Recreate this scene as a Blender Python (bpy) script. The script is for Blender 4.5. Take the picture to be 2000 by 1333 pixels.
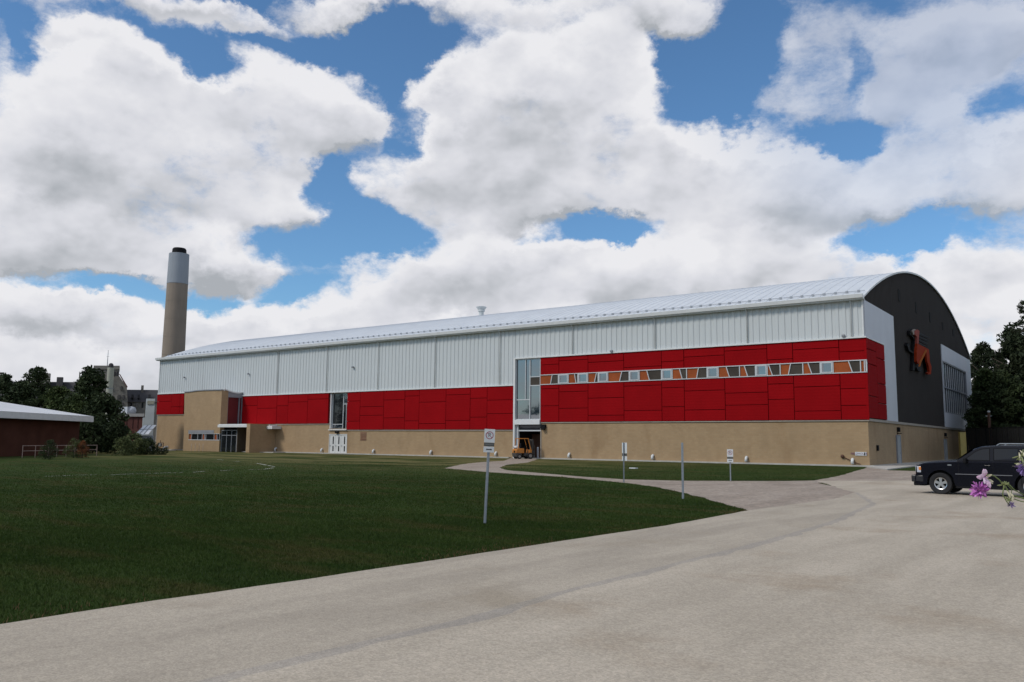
import bpy, math, random
import numpy as np
from mathutils import Vector, Matrix, noise as mnoise
random.seed(7); RNG = np.random.default_rng(7)
S = bpy.context.scene
for o in list(bpy.data.objects): bpy.data.objects.remove(o)

# ------------------------------------------------------------------ camera
CAM = np.array([17.4833, -76.1446, 1.9]); YAW, PITCH, ROLL, FPX = .63023, .12005, .00936, 1621.0
_F = np.array([-math.sin(YAW)*math.cos(PITCH), math.cos(YAW)*math.cos(PITCH), math.sin(PITCH)])
_R0 = np.array([math.cos(YAW), math.sin(YAW), 0.]); _U0 = np.cross(_R0, _F)
_R = math.cos(ROLL)*_R0 + math.sin(ROLL)*_U0; _U = -math.sin(ROLL)*_R0 + math.cos(ROLL)*_U0
cd = bpy.data.cameras.new('camera'); cam = bpy.data.objects.new('camera', cd); S.collection.objects.link(cam)
cam.matrix_world = Matrix(((_R[0], _U[0], -_F[0], CAM[0]), (_R[1], _U[1], -_F[1], CAM[1]), (_R[2], _U[2], -_F[2], CAM[2]), (0, 0, 0, 1)))
cd.sensor_fit = 'HORIZONTAL'; cd.sensor_width = 36; cd.lens = FPX/2000*36; cd.clip_start = .1; cd.clip_end = 4000
S.camera = cam
# survey helpers: photo measurement -> real place on a wall plane / the ground / a given distance
def ray(px, py): return _F + (px-1000)/FPX*_R - (py-666.5)/FPX*_U
def onY(px, py, y=0.): d = ray(px, py); return Vector(CAM + d*(y-CAM[1])/d[1])
def onX(px, py, x=0.): d = ray(px, py); return Vector(CAM + d*(x-CAM[0])/d[0])
def onG(px, py, z=0.): d = ray(px, py); return Vector(CAM + d*(z-CAM[2])/d[2])
def at(px, py, D): return Vector(CAM + ray(px, py)*D)
def proj(p):
    d = np.asarray(p)-CAM; z = d@_F; return 1000+FPX*(d@_R)/z, 666.5-FPX*(d@_U)/z

# ------------------------------------------------------------------ light
SUN_EL, SUN_AZ = math.radians(43), math.radians(207)      # compass-like angle from +Y, clockwise
sun_dir = Vector((math.sin(SUN_AZ)*math.cos(SUN_EL), math.cos(SUN_AZ)*math.cos(SUN_EL), math.sin(SUN_EL)))
W = bpy.data.worlds.new('World'); S.world = W; W.use_nodes = True
nt = W.node_tree; nt.nodes.clear()
SKY_STRENGTH = .12
def N(t, ty, **kw):
    n = t.nodes.new(ty)
    for k, v in kw.items(): setattr(n, k, v)
    return n
def mth(t, op, a, b=None, c=None, clamp=False):
    n = t.nodes.new('ShaderNodeMath'); n.operation = op; n.use_clamp = clamp
    for i, v in enumerate((a, b, c)):
        if v is None: continue
        if hasattr(v, 'is_output') or isinstance(v, bpy.types.NodeSocket): t.links.new(v, n.inputs[i])
        else: n.inputs[i].default_value = v
    return n.outputs[0]
def vmth(t, op, a, b=None, c=None, out=0):
    n = t.nodes.new('ShaderNodeVectorMath'); n.operation = op
    for i, v in enumerate((a, b, c)):
        if v is None: continue
        if isinstance(v, bpy.types.NodeSocket): t.links.new(v, n.inputs[i])
        else: n.inputs[i].default_value = v
    return n.outputs[out]
def mapr(t, v, a, b, c, d, mode='SMOOTHSTEP'):
    n = t.nodes.new('ShaderNodeMapRange'); n.interpolation_type = mode; n.clamp = True
    t.links.new(v, n.inputs['Value'])
    for k, x in zip(('From Min', 'From Max', 'To Min', 'To Max'), (a, b, c, d)): n.inputs[k].default_value = x
    return n.outputs['Result']

# cumulus clouds: (photo x, y, radius x, radius y, weight) turned into compass bearing and height angle
CLOUDS = [
 (150,255,230,140,1),(420,250,200,130,1),(560,200,150,120,1),(690,205,110,85,1),(330,350,330,90,1),(520,410,150,50,1),(120,400,220,110,1),
 (150,75,130,32,.8),(240,110,90,50,.75),(60,30,70,25,.0),(300,160,100,60,.8),
 (370,5,230,38,1),(480,25,130,30,.7),(690,0,130,28,.9),(950,15,120,62,.85),(1230,20,160,70,.85),(1310,50,70,45,.7),
 (1050,190,190,110,1),(1120,150,120,75,1),(900,260,120,100,.9),(860,185,50,50,.8),(1040,320,260,130,1),(860,350,150,60,1),(940,410,130,60,1),(740,370,40,40,.6),
 (1180,350,200,110,1),(1420,340,170,75,1),(1540,330,150,85,1),(1500,420,230,60,1),(1620,400,120,60,.9),
 (1800,100,220,90,.5),(1900,50,130,90,.65),(1650,40,90,60,.45),(1560,170,70,50,.42),(1760,190,130,50,.5),(1530,100,50,25,.3),(1660,210,90,30,.3),
 (1860,300,150,95,1),(1960,340,90,80,1),(1760,300,70,50,.8),(1830,420,90,20,.6),(1700,380,90,50,.7),
 (200,480,290,70,1),(420,500,110,48,.9),(50,470,110,60,.9),(575,515,55,30,.7),(260,575,30,20,.4),
 (60,600,150,45,.9),(260,640,200,40,.9),(480,620,150,50,.9),(700,610,130,60,.95),(880,520,160,70,1),(760,560,130,50,.9),(1100,560,240,60,1),
 (1330,540,220,80,1),(1580,520,170,70,1),(1050,500,100,40,.7),(1500,470,120,40,.8),(1880,560,170,80,.95),(1930,490,110,45,.85),(1780,540,80,50,.7),
 (1000,840,3000,210,1.5),
 (740,330,75,60,-.9),(800,140,90,60,-1.0),(800,240,38,70,-.9),(700,60,110,30,-.5),(1180,470,60,20,-.5),(450,560,60,25,-.5),(1600,230,90,30,-.5),(680,400,55,75,-1.0),(720,440,80,35,-.8),(660,300,25,25,-.5),(340,115,120,48,-.9),(420,140,70,35,-.9),(620,70,130,32,-.7),(830,80,110,60,-1.0),(560,85,80,25,-.5),(40,60,50,60,-.9),(20,120,50,30,-.5),
 (1340,180,110,110,-1.1),(1440,110,80,130,-1.0),(1290,120,60,50,-.8),(880,240,25,40,-.5),(790,245,30,50,-.6),(1600,255,120,30,-.8),(1950,245,60,50,-1.0),(1660,120,35,60,-.6),
 (590,470,90,45,-.8),(600,560,90,35,-.9),(210,560,160,24,-1.0),(395,570,50,40,-.9),(1130,462,120,32,-1.2),(760,470,60,30,-.7),(1720,450,110,45,-1.1),(1790,480,60,35,-.8),(1880,405,120,25,-.7),(350,640,70,20,-.3),(1640,230,60,50,-.4)]
# thick grey cloud bellies
GREYS = [(230,375,250,60,.20),(560,340,170,60,.22),(1530,425,260,55,.30),(1020,235,130,35,.35),(1180,470,200,30,.3),(860,470,120,25,.35),(400,520,130,25,.35),(1850,390,150,30,.45),(100,560,150,25,.3),(700,655,350,25,.4),(1880,640,160,40,.45),(420,15,200,18,.3),(1750,130,180,70,.25),(120,655,200,30,.4),(1400,590,220,20,.3),(1650,600,150,30,.3)]
def sky_uv(px, py):
    d = ray(px, py); d = d/np.linalg.norm(d)
    az = math.atan2(d@_R0, d@np.array([-math.sin(YAW), math.cos(YAW), 0])); return az, math.asin(d[2])
g = bpy.data.node_groups.new('cloud_density', 'ShaderNodeTree')
g.interface.new_socket('Dir', in_out='INPUT', socket_type='NodeSocketVector')
g.interface.new_socket('Density', in_out='OUTPUT', socket_type='NodeSocketFloat'); g.interface.new_socket('Shade', in_out='OUTPUT', socket_type='NodeSocketFloat')
gi = g.nodes.new('NodeGroupInput'); go = g.nodes.new('NodeGroupOutput')
D0 = gi.outputs[0]
zst = vmth(g, 'MULTIPLY', D0, (1, 1, 1.35))
wn = N(g, 'ShaderNodeTexNoise'); wn.inputs['Scale'].default_value = 5.5; wn.inputs['Detail'].default_value = 9; wn.inputs['Roughness'].default_value = .62
g.links.new(zst, wn.inputs['Vector'])
warp = vmth(g, 'MULTIPLY', vmth(g, 'SUBTRACT', wn.outputs['Color'], (.5, .5, .5)), (.19, .19, .15))
Dw = vmth(g, 'ADD', D0, warp)
fx = vmth(g, 'DOT_PRODUCT', Dw, tuple(_R0), out=1); fy = vmth(g, 'DOT_PRODUCT', Dw, (-math.sin(YAW), math.cos(YAW), 0), out=1)
sp = N(g, 'ShaderNodeSeparateXYZ'); g.links.new(Dw, sp.inputs[0])
az = mth(g, 'ARCTAN2', fx, fy); el = mth(g, 'ARCSINE', sp.outputs[2])
cb = N(g, 'ShaderNodeCombineXYZ'); g.links.new(az, cb.inputs[0]); g.links.new(el, cb.inputs[1]); UV = cb.outputs[0]
UV0 = UV; nb_ = 0
acc3 = None                     # running sum of (x, height within the cloud, cover)
for (x, y, rx, ry, w) in CLOUDS:
    if w == 0: continue
    u, v = sky_uv(x, y); u2, v2 = sky_uv(x+rx, y); u3, v3 = sky_uv(x, y-ry)
    ru, rv = max(abs(u2-u), .008), max(abs(v3-v), .006)
    q = vmth(g, 'MULTIPLY_ADD', UV, (1/ru, 1/rv, 0), (-u/ru, -v/rv, 1))
    m = mapr(g, vmth(g, 'LENGTH', q, out=1), 1.80, 1.01, 0, w*1.12)
    nb_ += 1
    sc_ = g.nodes.new('ShaderNodeVectorMath'); sc_.operation = 'SCALE'; g.links.new(q, sc_.inputs[0]); g.links.new(m, sc_.inputs['Scale'])
    acc3 = vmth(g, 'ADD', acc3 if acc3 is not None else (0, 0, 0), sc_.outputs[0])
    if nb_ % 10 == 0: UV = vmth(g, 'MULTIPLY_ADD', acc3, (1e-9, 1e-9, 1e-9), UV0)      # keeps the shader evaluating in small batches
UV = UV0
bsep = N(g, 'ShaderNodeSeparateXYZ'); g.links.new(acc3, bsep.inputs[0])
acc_raw = acc = bsep.outputs[2]
acc = mth(g, 'MINIMUM', acc, 1.3)
def ntex(vec, sc, det, rough=.5):
    n = N(g, 'ShaderNodeTexNoise'); n.inputs['Scale'].default_value = sc; n.inputs['Detail'].default_value = det; n.inputs['Roughness'].default_value = rough
    g.links.new(vec, n.inputs['Vector']); return n.outputs['Fac']
zv = vmth(g, 'MULTIPLY', D0, (1, 1, 1.5))
n1 = ntex(zv, 7, 11, .64)
n1u = ntex(vmth(g, 'ADD', zv, (-.012, -.012, .03)), 8, 4, .55); n1l = ntex(zv, 8, 4, .55)
n2 = ntex(vmth(g, 'MULTIPLY', D0, (1, 1, 1.8)), 3.2, 3)
# away from the view the same kind of broken cloud cover goes on
cvec = vmth(g, 'MULTIPLY_ADD', UV, (1/.85, 1/.62, 0), (0, -.2/.62, 0)); inside = mapr(g, vmth(g, 'LENGTH', cvec, out=1), 1.0, .75, 0, 1)
outn = mth(g, 'MULTIPLY_ADD', n2, 5.5, -2.3)
base = mth(g, 'ADD', mth(g, 'MULTIPLY', outn, mth(g, 'SUBTRACT', 1.0, inside)), mth(g, 'MULTIPLY', acc, inside))
det = mth(g, 'MULTIPLY_ADD', n1, 3.2, -1.6)
wv = N(g, 'ShaderNodeVectorMath', operation='SCALE'); g.links.new(warp, wv.inputs[0]); wv.inputs['Scale'].default_value = .5
wisp = mth(g, 'MULTIPLY_ADD', ntex(vmth(g, 'MULTIPLY_ADD', D0, (1, 1, 1.7), wv.outputs[0]), 21, 8, .68), 1.7, -.85)
g.links.new(mth(g, 'ADD', mth(g, 'ADD', base, det), wisp), go.inputs[0])
hgt = mth(g, 'DIVIDE', bsep.outputs[1], mth(g, 'MAXIMUM', acc_raw, .6))
lump = mth(g, 'MULTIPLY', mth(g, 'SUBTRACT', n1u, n1l), 2.4)
big = mth(g, 'MULTIPLY_ADD', n2, 1.3, -.65)
for (x, y, rx, ry, w) in GREYS:
    u, v = sky_uv(x, y); u2, v2 = sky_uv(x+rx, y); u3, v3 = sky_uv(x, y-ry); ru, rv = abs(u2-u), abs(v3-v)
    big = mth(g, 'ADD', big, mapr(g, vmth(g, 'LENGTH', vmth(g, 'MULTIPLY_ADD', UV, (1/ru, 1/rv, 0), (-u/ru, -v/rv, 0)), out=1), 1.2, .1, 0, w))
sh = mth(g, 'ADD', mth(g, 'ADD', mth(g, 'MULTIPLY', hgt, -.75), lump), mth(g, 'MULTIPLY_ADD', acc_raw, .22, big))
g.links.new(sh, go.inputs[1])

tc = N(nt, 'ShaderNodeTexCoord'); DIR = tc.outputs['Generated']
ga = N(nt, 'ShaderNodeGroup', node_tree=g); nt.links.new(DIR, ga.inputs[0])
dens, sh = ga.outputs[0], ga.outputs[1]
sep = N(nt, 'ShaderNodeSeparateXYZ'); nt.links.new(DIR, sep.inputs[0])
alpha = mapr(nt, dens, -.25, 1.05, 0, 1)
shade = mapr(nt, sh, -.15, 1.35, 0, 1, 'LINEAR')
thin = vmth(nt, 'DISTANCE', DIR, tuple(ray(1760, 90)/np.linalg.norm(ray(1760, 90))), out=1)      # a patch of thinner, higher cloud
alpha = mth(nt, 'MULTIPLY', alpha, mapr(nt, thin, .06, .26, .58, 1))
cr = N(nt, 'ShaderNodeValToRGB'); nt.links.new(shade, cr.inputs[0])
k = 1/SKY_STRENGTH
CR = cr.color_ramp; CR.elements[0].color = (.86*k, .86*k, .89*k, 1); CR.elements[1].color = (.42*k, .445*k, .48*k, 1)
CR.elements[0].position = .05; CR.elements[1].position = 1
e = CR.elements.new(.45); e.color = (.71*k, .72*k, .77*k, 1)
sky = N(nt, 'ShaderNodeTexSky', sky_type='NISHITA', sun_disc=False, sun_elevation=SUN_EL, sun_rotation=SUN_AZ, altitude=300, air_density=1.0, dust_density=.6, ozone_density=1.6)
tint = N(nt, 'ShaderNodeMix', data_type='RGBA', blend_type='MULTIPLY'); tint.inputs[0].default_value = 1
nt.links.new(sky.outputs[0], tint.inputs[6]); tint.inputs[7].default_value = (.66, .94, 1.12, 1)
mx = N(nt, 'ShaderNodeMix', data_type='RGBA'); nt.links.new(alpha, mx.inputs[0]); nt.links.new(tint.outputs[2], mx.inputs[6]); nt.links.new(cr.outputs[0], mx.inputs[7])
bg = N(nt, 'ShaderNodeBackground'); bg.inputs['Strength'].default_value = SKY_STRENGTH; nt.links.new(mx.outputs[2], bg.inputs[0])
wo = N(nt, 'ShaderNodeOutputWorld'); nt.links.new(bg.outputs[0], wo.inputs[0])
W.cycles.sampling_method = 'MANUAL'; W.cycles.sample_map_resolution = 512

sl = bpy.data.lights.new('sun', 'SUN'); sl.energy = 1.9; sl.angle = math.radians(12); sl.color = (1, .94, .86)
so = bpy.data.objects.new('sun', sl); S.collection.objects.link(so); so.rotation_euler = sun_dir.to_track_quat('Z', 'Y').to_euler()
S.view_settings.view_transform = 'Standard'; S.view_settings.look = 'None'; S.view_settings.exposure = -.05; S.view_settings.gamma = 1; S.view_settings.use_curve_mapping = False
S.render.engine = 'CYCLES'; S.cycles.max_bounces = 6; S.cycles.diffuse_bounces = 3; S.cycles.glossy_bounces = 3; S.cycles.transparent_max_bounces = 8

# ------------------------------------------------------------------ materials
MATS = {}
def mat(name, col, rough=.7, var=.12, scale=3., bump=0., bscale=40., metal=0., spec=.5, objvar=0., col2=None, streak=0.):
    """painted / natural surface: base colour with slow tonal wear, fine grain and relief"""
    if name in MATS: return MATS[name]
    m = bpy.data.materials.new(name); m.use_nodes = True; t = m.node_tree; b = t.nodes['Principled BSDF']
    b.inputs['Roughness'].default_value = rough; b.inputs['Metallic'].default_value = metal; b.inputs['Specular IOR Level'].default_value = spec
    geo = N(t, 'ShaderNodeNewGeometry'); P = geo.outputs['Position']
    n = N(t, 'ShaderNodeTexNoise'); n.inputs['Scale'].default_value = scale; n.inputs['Detail'].default_value = 5; t.links.new(P, n.inputs['Vector'])
    f = n.outputs['Fac']
    if streak:
        n2 = N(t, 'ShaderNodeTexNoise'); n2.inputs['Scale'].default_value = 1.; n2.inputs['Detail'].default_value = 4
        t.links.new(vmth(t, 'MULTIPLY', P, (3., 3., .18)), n2.inputs['Vector'])
        f = mth(t, 'ADD', mth(t, 'MULTIPLY', f, 1-streak), mth(t, 'MULTIPLY', n2.outputs['Fac'], streak))
    fac = mapr(t, f, .3, .7, 0, 1, 'LINEAR')
    c2 = col2 or tuple(min(1, c*(1+var)) for c in col); c1 = col if col2 else tuple(c*(1-var) for c in col)
    mxn = N(t, 'ShaderNodeMix', data_type='RGBA'); t.links.new(fac, mxn.inputs[0]); mxn.inputs[6].default_value = (*c1, 1); mxn.inputs[7].default_value = (*c2, 1)
    out = mxn.outputs[2]
    if objvar:
        oi = N(t, 'ShaderNodeObjectInfo'); v = mth(t, 'MULTIPLY_ADD', oi.outputs['Random'], 2*objvar, 1-objvar)
        hs = N(t, 'ShaderNodeHueSaturation'); t.links.new(v, hs.inputs['Value']); t.links.new(out, hs.inputs['Color']); out = hs.outputs[0]
    t.links.new(out, b.inputs['Base Color'])
    if bump:
        nb = N(t, 'ShaderNodeTexNoise'); nb.inputs['Scale'].default_value = bscale; nb.inputs['Detail'].default_value = 4; t.links.new(P, nb.inputs['Vector'])
        bp = N(t, 'ShaderNodeBump'); bp.inputs['Strength'].default_value = bump; bp.inputs['Distance'].default_value = .02
        t.links.new(nb.outputs['Fac'], bp.inputs['Height']); t.links.new(bp.outputs[0], b.inputs['Normal'])
    MATS[name] = m; return m
def masonry(name, c1, c2, mortar, bw, bh, ms=.012, stain=.0):
    m = bpy.data.materials.new(name); m.use_nodes = True; t = m.node_tree; b = t.nodes['Principled BSDF']; b.inputs['Roughness'].default_value = .9
    geo = N(t, 'ShaderNodeNewGeometry'); s = N(t, 'ShaderNodeSeparateXYZ'); t.links.new(geo.outputs['Position'], s.inputs[0])
    c = N(t, 'ShaderNodeCombineXYZ'); t.links.new(mth(t, 'ADD', s.outputs[0], s.outputs[1]), c.inputs[0]); t.links.new(s.outputs[2], c.inputs[1])
    br = N(t, 'ShaderNodeTexBrick'); t.links.new(c.outputs[0], br.inputs['Vector'])
    for k_, v in zip(('Color1', 'Color2', 'Mortar'), (c1, c2, mortar)): br.inputs[k_].default_value = (*v, 1)
    br.inputs['Scale'].default_value = 1; br.inputs['Brick Width'].default_value = bw; br.inputs['Row Height'].default_value = bh; br.inputs['Mortar Size'].default_value = ms; br.inputs['Bias'].default_value = 0
    n = N(t, 'ShaderNodeTexNoise'); n.inputs['Scale'].default_value = .45; n.inputs['Detail'].default_value = 5; n.inputs['Roughness'].default_value = .6
    t.links.new(vmth(t, 'MULTIPLY', geo.outputs['Position'], (1.6, 1.6, .8)), n.inputs['Vector'])
    hs = N(t, 'ShaderNodeHueSaturation'); t.links.new(br.outputs['Color'], hs.inputs['Color']); t.links.new(mapr(t, n.outputs['Fac'], .3, .7, .92, 1.08, 'LINEAR'), hs.inputs['Value'])
    out = hs.outputs[0]
    if stain:
        n3 = N(t, 'ShaderNodeTexNoise'); n3.inputs['Scale'].default_value = 1; n3.inputs['Detail'].default_value = 4
        t.links.new(vmth(t, 'MULTIPLY', geo.outputs['Position'], (.35, .35, .12)), n3.inputs['Vector'])
        mm = N(t, 'ShaderNodeMix', data_type='RGBA'); t.links.new(mapr(t, n3.outputs['Fac'], .56, .72, 0, stain), mm.inputs[0]); t.links.new(out, mm.inputs[6]); mm.inputs[7].default_value = (c1[0]*.55, c1[1]*.45, c1[2]*.35, 1); out = mm.outputs[2]
    t.links.new(out, b.inputs['Base Color'])
    bp = N(t, 'ShaderNodeBump'); bp.inputs['Strength'].default_value = .5; bp.inputs['Distance'].default_value = .01; t.links.new(mth(t, 'SUBTRACT', 1., br.outputs['Fac']), bp.inputs['Height']); t.links.new(bp.outputs[0], b.inputs['Normal'])
    MATS[name] = m; return m
BRICK = masonry('tan_block', (.37, .258, .145), (.34, .232, .128), (.325, .235, .14) , .4, .2, .010, .35)
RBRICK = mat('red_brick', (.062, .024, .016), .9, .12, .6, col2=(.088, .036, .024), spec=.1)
STONE = masonry('grey_stone', (.19, .175, .155), (.13, .12, .108), (.17, .16, .145), .9, .45, .03)
CLAD = mat('white_cladding', (.53, .56, .56), .5, .045, .35, streak=.6)
TRIM = mat('white_trim', (.66, .67, .66), .5, .05, 2)
WPANEL = mat('white_panel', (.54, .56, .60), .55, .04, .5)
ROOF = mat('roof_metal', (.59, .62, .65), .55, .07, .5, streak=.3)
DARK = mat('charcoal_cladding', (.046, .041, .038), .8, .10, .4, streak=.5, spec=.08)
GREY = mat('grey_metal', (.24, .25, .27), .5, .08, 2)
GALV = mat('galvanised_steel', (.30, .33, .36), .42, .12, 14, metal=.35)
ALU = mat('aluminium_frame', (.52, .54, .55), .4, .05, 3)
CONC = mat('concrete', (.42, .40, .36), .9, .10, 1.5, bump=.3, bscale=30)
BLACK = mat('black_plastic', (.010, .010, .011), .7, .2, 5, spec=.12)
RUBBER = mat('tyre_rubber', (.012, .012, .013), .85, .25, 12)
SIGNW = mat('sign_white', (.62, .64, .64), .45, .05, 8)
SIGNR = mat('sign_red', (.30, .02, .05), .5, .05, 8)
SIGNB = mat('sign_black', (.02, .02, .022), .5, .05, 8)
SIGNG = mat('sign_dark_grey', (.07, .075, .07), .5, .05, 8)
ORANGE = mat('orange_panel', (.30, .078, .026), .8, .12, 1.2, spec=.1, objvar=.08)
BROWN = mat('bronze_panel', (.060, .050, .040), .7, .15, 1.2, spec=.2, objvar=.12)
DARKRED = mat('dark_red_wall', (.12, .01, .012), .6, .1, 1)
WOODM = mat('brown_door', (.09, .04, .022), .7, .15, 3)
CONCRETE_STACK = mat('stack_concrete', (.25, .205, .165), .9, .12, .3, bump=.3, bscale=4, streak=.5)
STACKTOP = mat('stack_grey_paint', (.29, .32, .36), .8, .06, .3, streak=.5)
SLATE = mat('dark_slate', (.035, .033, .036), .8, .15, .8)
LOUVRE = mat('terracotta_louvre', (.20, .08, .05), .7, .1, 3)
YEL = mat('yellow_paint', (.42, .33, .10), .6, .1, 2)
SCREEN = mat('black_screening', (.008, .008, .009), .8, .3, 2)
# red composite panel with fine horizontal ribs
def red_mat():
    m = mat('red_panel', (.262, .0040, .0065), .8, .06, .5, spec=.04, objvar=.05)
    t = m.node_tree; b = t.nodes['Principled BSDF']; geo = N(t, 'ShaderNodeNewGeometry'); s = N(t, 'ShaderNodeSeparateXYZ'); t.links.new(geo.outputs['Position'], s.inputs[0])
    sn_ = mth(t, 'SINE', mth(t, 'MULTIPLY', s.outputs[2], 2*math.pi/.28)); bp = N(t, 'ShaderNodeBump'); bp.inputs['Strength'].default_value = .10; bp.inputs['Distance'].default_value = .02
    t.links.new(sn_, bp.inputs['Height']); t.links.new(bp.outputs[0], b.inputs['Normal']); return m
RED = red_mat()
def glass_mat(name, tint, rough=.03, ior=2.6):
    m = bpy.data.materials.new(name); m.use_nodes = True; t = m.node_tree; b = t.nodes['Principled BSDF']
    b.inputs['Base Color'].default_value = (*tint, 1); b.inputs['Roughness'].default_value = rough; b.inputs['IOR'].default_value = ior
    geo = N(t, 'ShaderNodeNewGeometry'); n = N(t, 'ShaderNodeTexNoise'); n.inputs['Scale'].default_value = .7; t.links.new(geo.outputs['Position'], n.inputs['Vector'])
    bp = N(t, 'ShaderNodeBump'); bp.inputs['Strength'].default_value = .05; bp.inputs['Distance'].default_value = .05; t.links.new(n.outputs['Fac'], bp.inputs['Height']); t.links.new(bp.outputs[0], b.inputs['Normal'])
    MATS[name] = m; return m
GLASS = glass_mat('window_glass', (.012, .022, .035)); DGLASS = glass_mat('dark_glass', (.012, .014, .016), ior=1.5); TGLASS = glass_mat('tinted_glass', (.010, .012, .014), ior=1.16); SGLASS = glass_mat('vehicle_glass', (.006, .009, .014), ior=1.45)
PAINT = mat('black_navy_car_paint', (.003, .003, .007), .22, .1, 2, spec=.22); PAINT.node_tree.nodes['Principled BSDF'].inputs['Coat Weight'].default_value = .0; PAINT.node_tree.nodes['Principled BSDF'].inputs['Coat Roughness'].default_value = .08
CHROME = mat('alloy', (.5, .5, .5), .28, .05, 3, metal=.9)
LAMPC = mat('clear_lens', (.45, .47, .52), .2, .05, 9); LAMPO = mat('amber_lens', (.62, .22, .05), .25, .05, 9)
FORKO = mat('forklift_orange', (.50, .19, .03), .5, .1, 3); FORKD = mat('forklift_dark', (.06, .055, .05), .7, .15, 3)

# ------------------------------------------------------------------ mesh tools
COL = S.collection
class MB:
    def __init__(s): s.v = []; s.f = []; s.m = []; s.mats = []
    def mi(s, m):
        if m is None: return 0
        if m not in s.mats: s.mats.append(m)
        return s.mats.index(m)
    def poly(s, pts, m=None):
        i = len(s.v); s.v += [tuple(p) for p in pts]; s.f.append(tuple(range(i, i+len(pts)))); s.m.append(s.mi(m))
    def box(s, a, b, m=None):
        x0, x1 = sorted((a[0], b[0])); y0, y1 = sorted((a[1], b[1])); z0, z1 = sorted((a[2], b[2])); i = len(s.v)
        s.v += [(x0, y0, z0), (x1, y0, z0), (x1, y1, z0), (x0, y1, z0), (x0, y0, z1), (x1, y0, z1), (x1, y1, z1), (x0, y1, z1)]
        for q in ((3, 2, 1, 0), (4, 5, 6, 7), (0, 1, 5, 4), (1, 2, 6, 5), (2, 3, 7, 6), (3, 0, 4, 7)): s.f.append(tuple(i+k for k in q)); s.m.append(s.mi(m))
        return s
    def prism(s, pts, ext, m=None):
        """polygon pts extruded by vector ext"""
        n = len(pts); i = len(s.v); e = Vector(ext); P = [Vector(p) for p in pts]
        nrm = Vector((0, 0, 0))
        for a in range(n): nrm += P[a].cross(P[(a+1) % n])
        if nrm.dot(e) > 0: P = P[::-1]
        s.v += [tuple(p) for p in P] + [tuple(p+e) for p in P]
        s.f.append(tuple(range(i, i+n))); s.f.append(tuple(i+n+k for k in reversed(range(n)))); s.m += [s.mi(m)]*2
        for k in range(n): s.f.append((i+(k+1) % n, i+k, i+n+k, i+n+(k+1) % n)); s.m.append(s.mi(m))
        return s
    def tube(s, pts, r, n=8, m=None, cap=True):
        P = [Vector(p) for p in pts]; R = r if hasattr(r, '__len__') else [r]*len(P); i0 = len(s.v); up = None
        for k, p in enumerate(P):
            d = (P[min(k+1, len(P)-1)]-P[max(k-1, 0)]).normalized()
            if up is None: up = d.orthogonal().normalized()
            up = (up-d*up.dot(d)).normalized(); w = d.cross(up)
            for a in range(n):
                t = 2*math.pi*a/n; s.v.append(tuple(p+(up*math.cos(t)+w*math.sin(t))*R[k]))
        for k in range(len(P)-1):
            for a in range(n):
                b = (a+1) % n; s.f.append((i0+k*n+a, i0+k*n+b, i0+(k+1)*n+b, i0+(k+1)*n+a)); s.m.append(s.mi(m))
        if cap:
            s.f.append(tuple(i0+a for a in reversed(range(n)))); s.f.append(tuple(i0+(len(P)-1)*n+a for a in range(n))); s.m += [s.mi(m)]*2
        return s
    def ball(s, c, r, m=None, seg=10, rings=6):
        c = Vector(c); R = Vector(r) if hasattr(r, '__len__') else Vector((r, r, r)); i0 = len(s.v)
        for k in range(rings+1):
            ph = math.pi*k/rings
            for a in range(seg):
                th = 2*math.pi*a/seg; s.v.append((c.x+R.x*math.sin(ph)*math.cos(th), c.y+R.y*math.sin(ph)*math.sin(th), c.z+R.z*math.cos(ph)))
        for k in range(rings):
            for a in range(seg):
                b = (a+1) % seg; s.f.append((i0+k*seg+a, i0+(k+1)*seg+a, i0+(k+1)*seg+b, i0+k*seg+b)); s.m.append(s.mi(m))
        return s
    def xf(s, M): s.v = [tuple(M @ Vector(p)) for p in s.v]; return s
    def mesh(s, name, m=None, smooth=False):
        me = bpy.data.meshes.new(name); me.from_pydata(s.v, [], s.f)
        ms = s.mats if s.mats else [m]
        if s.mats and None in s.mats: ms = [m if q is None else q for q in s.mats]
        for q in ms: me.materials.append(q)
        if len(ms) > 1: me.polygons.foreach_set('material_index', s.m)
        if smooth: me.polygons.foreach_set('use_smooth', [True]*len(me.polygons))
        me.update(); return me
    def build(s, name, m=None, parent=None, smooth=False, bevel=0):
        o = bpy.data.objects.new(name, s.mesh(name, m, smooth)); COL.objects.link(o)
        if parent:
            o.parent = parent
            if parent.type == 'EMPTY': o.matrix_parent_inverse = parent.matrix_basis.inverted()
        if bevel:
            md = o.modifiers.new('bevel', 'BEVEL'); md.width = bevel; md.segments = 2; md.limit_method = 'ANGLE'
        return o
def tag(o, label=None, cat=None, group=None, kind=None):
    for k_, v in (('label', label), ('category', cat), ('group', group), ('kind', kind)):
        if v: o[k_] = v
    return o
def thing(name, loc, label, cat, group=None, rz=0):
    o = bpy.data.objects.new(name, None); o.empty_display_size = .2; COL.objects.link(o); o.location = loc; o.rotation_euler = (0, 0, rz)
    o.matrix_basis = Matrix.Translation(Vector(loc)) @ Matrix.Rotation(rz, 4, 'Z'); return tag(o, label, cat, group)
def copy_tree(o, parent=None):
    c = o.copy(); COL.objects.link(c)
    if parent: c.parent = parent
    for ch in o.children: copy_tree(ch, c)
    return c
def local(mb, name, m, parent, **kw):
    """part given in its thing's own coordinates"""
    o = mb.build(name, m, None, **kw); o.parent = parent; return o
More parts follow.
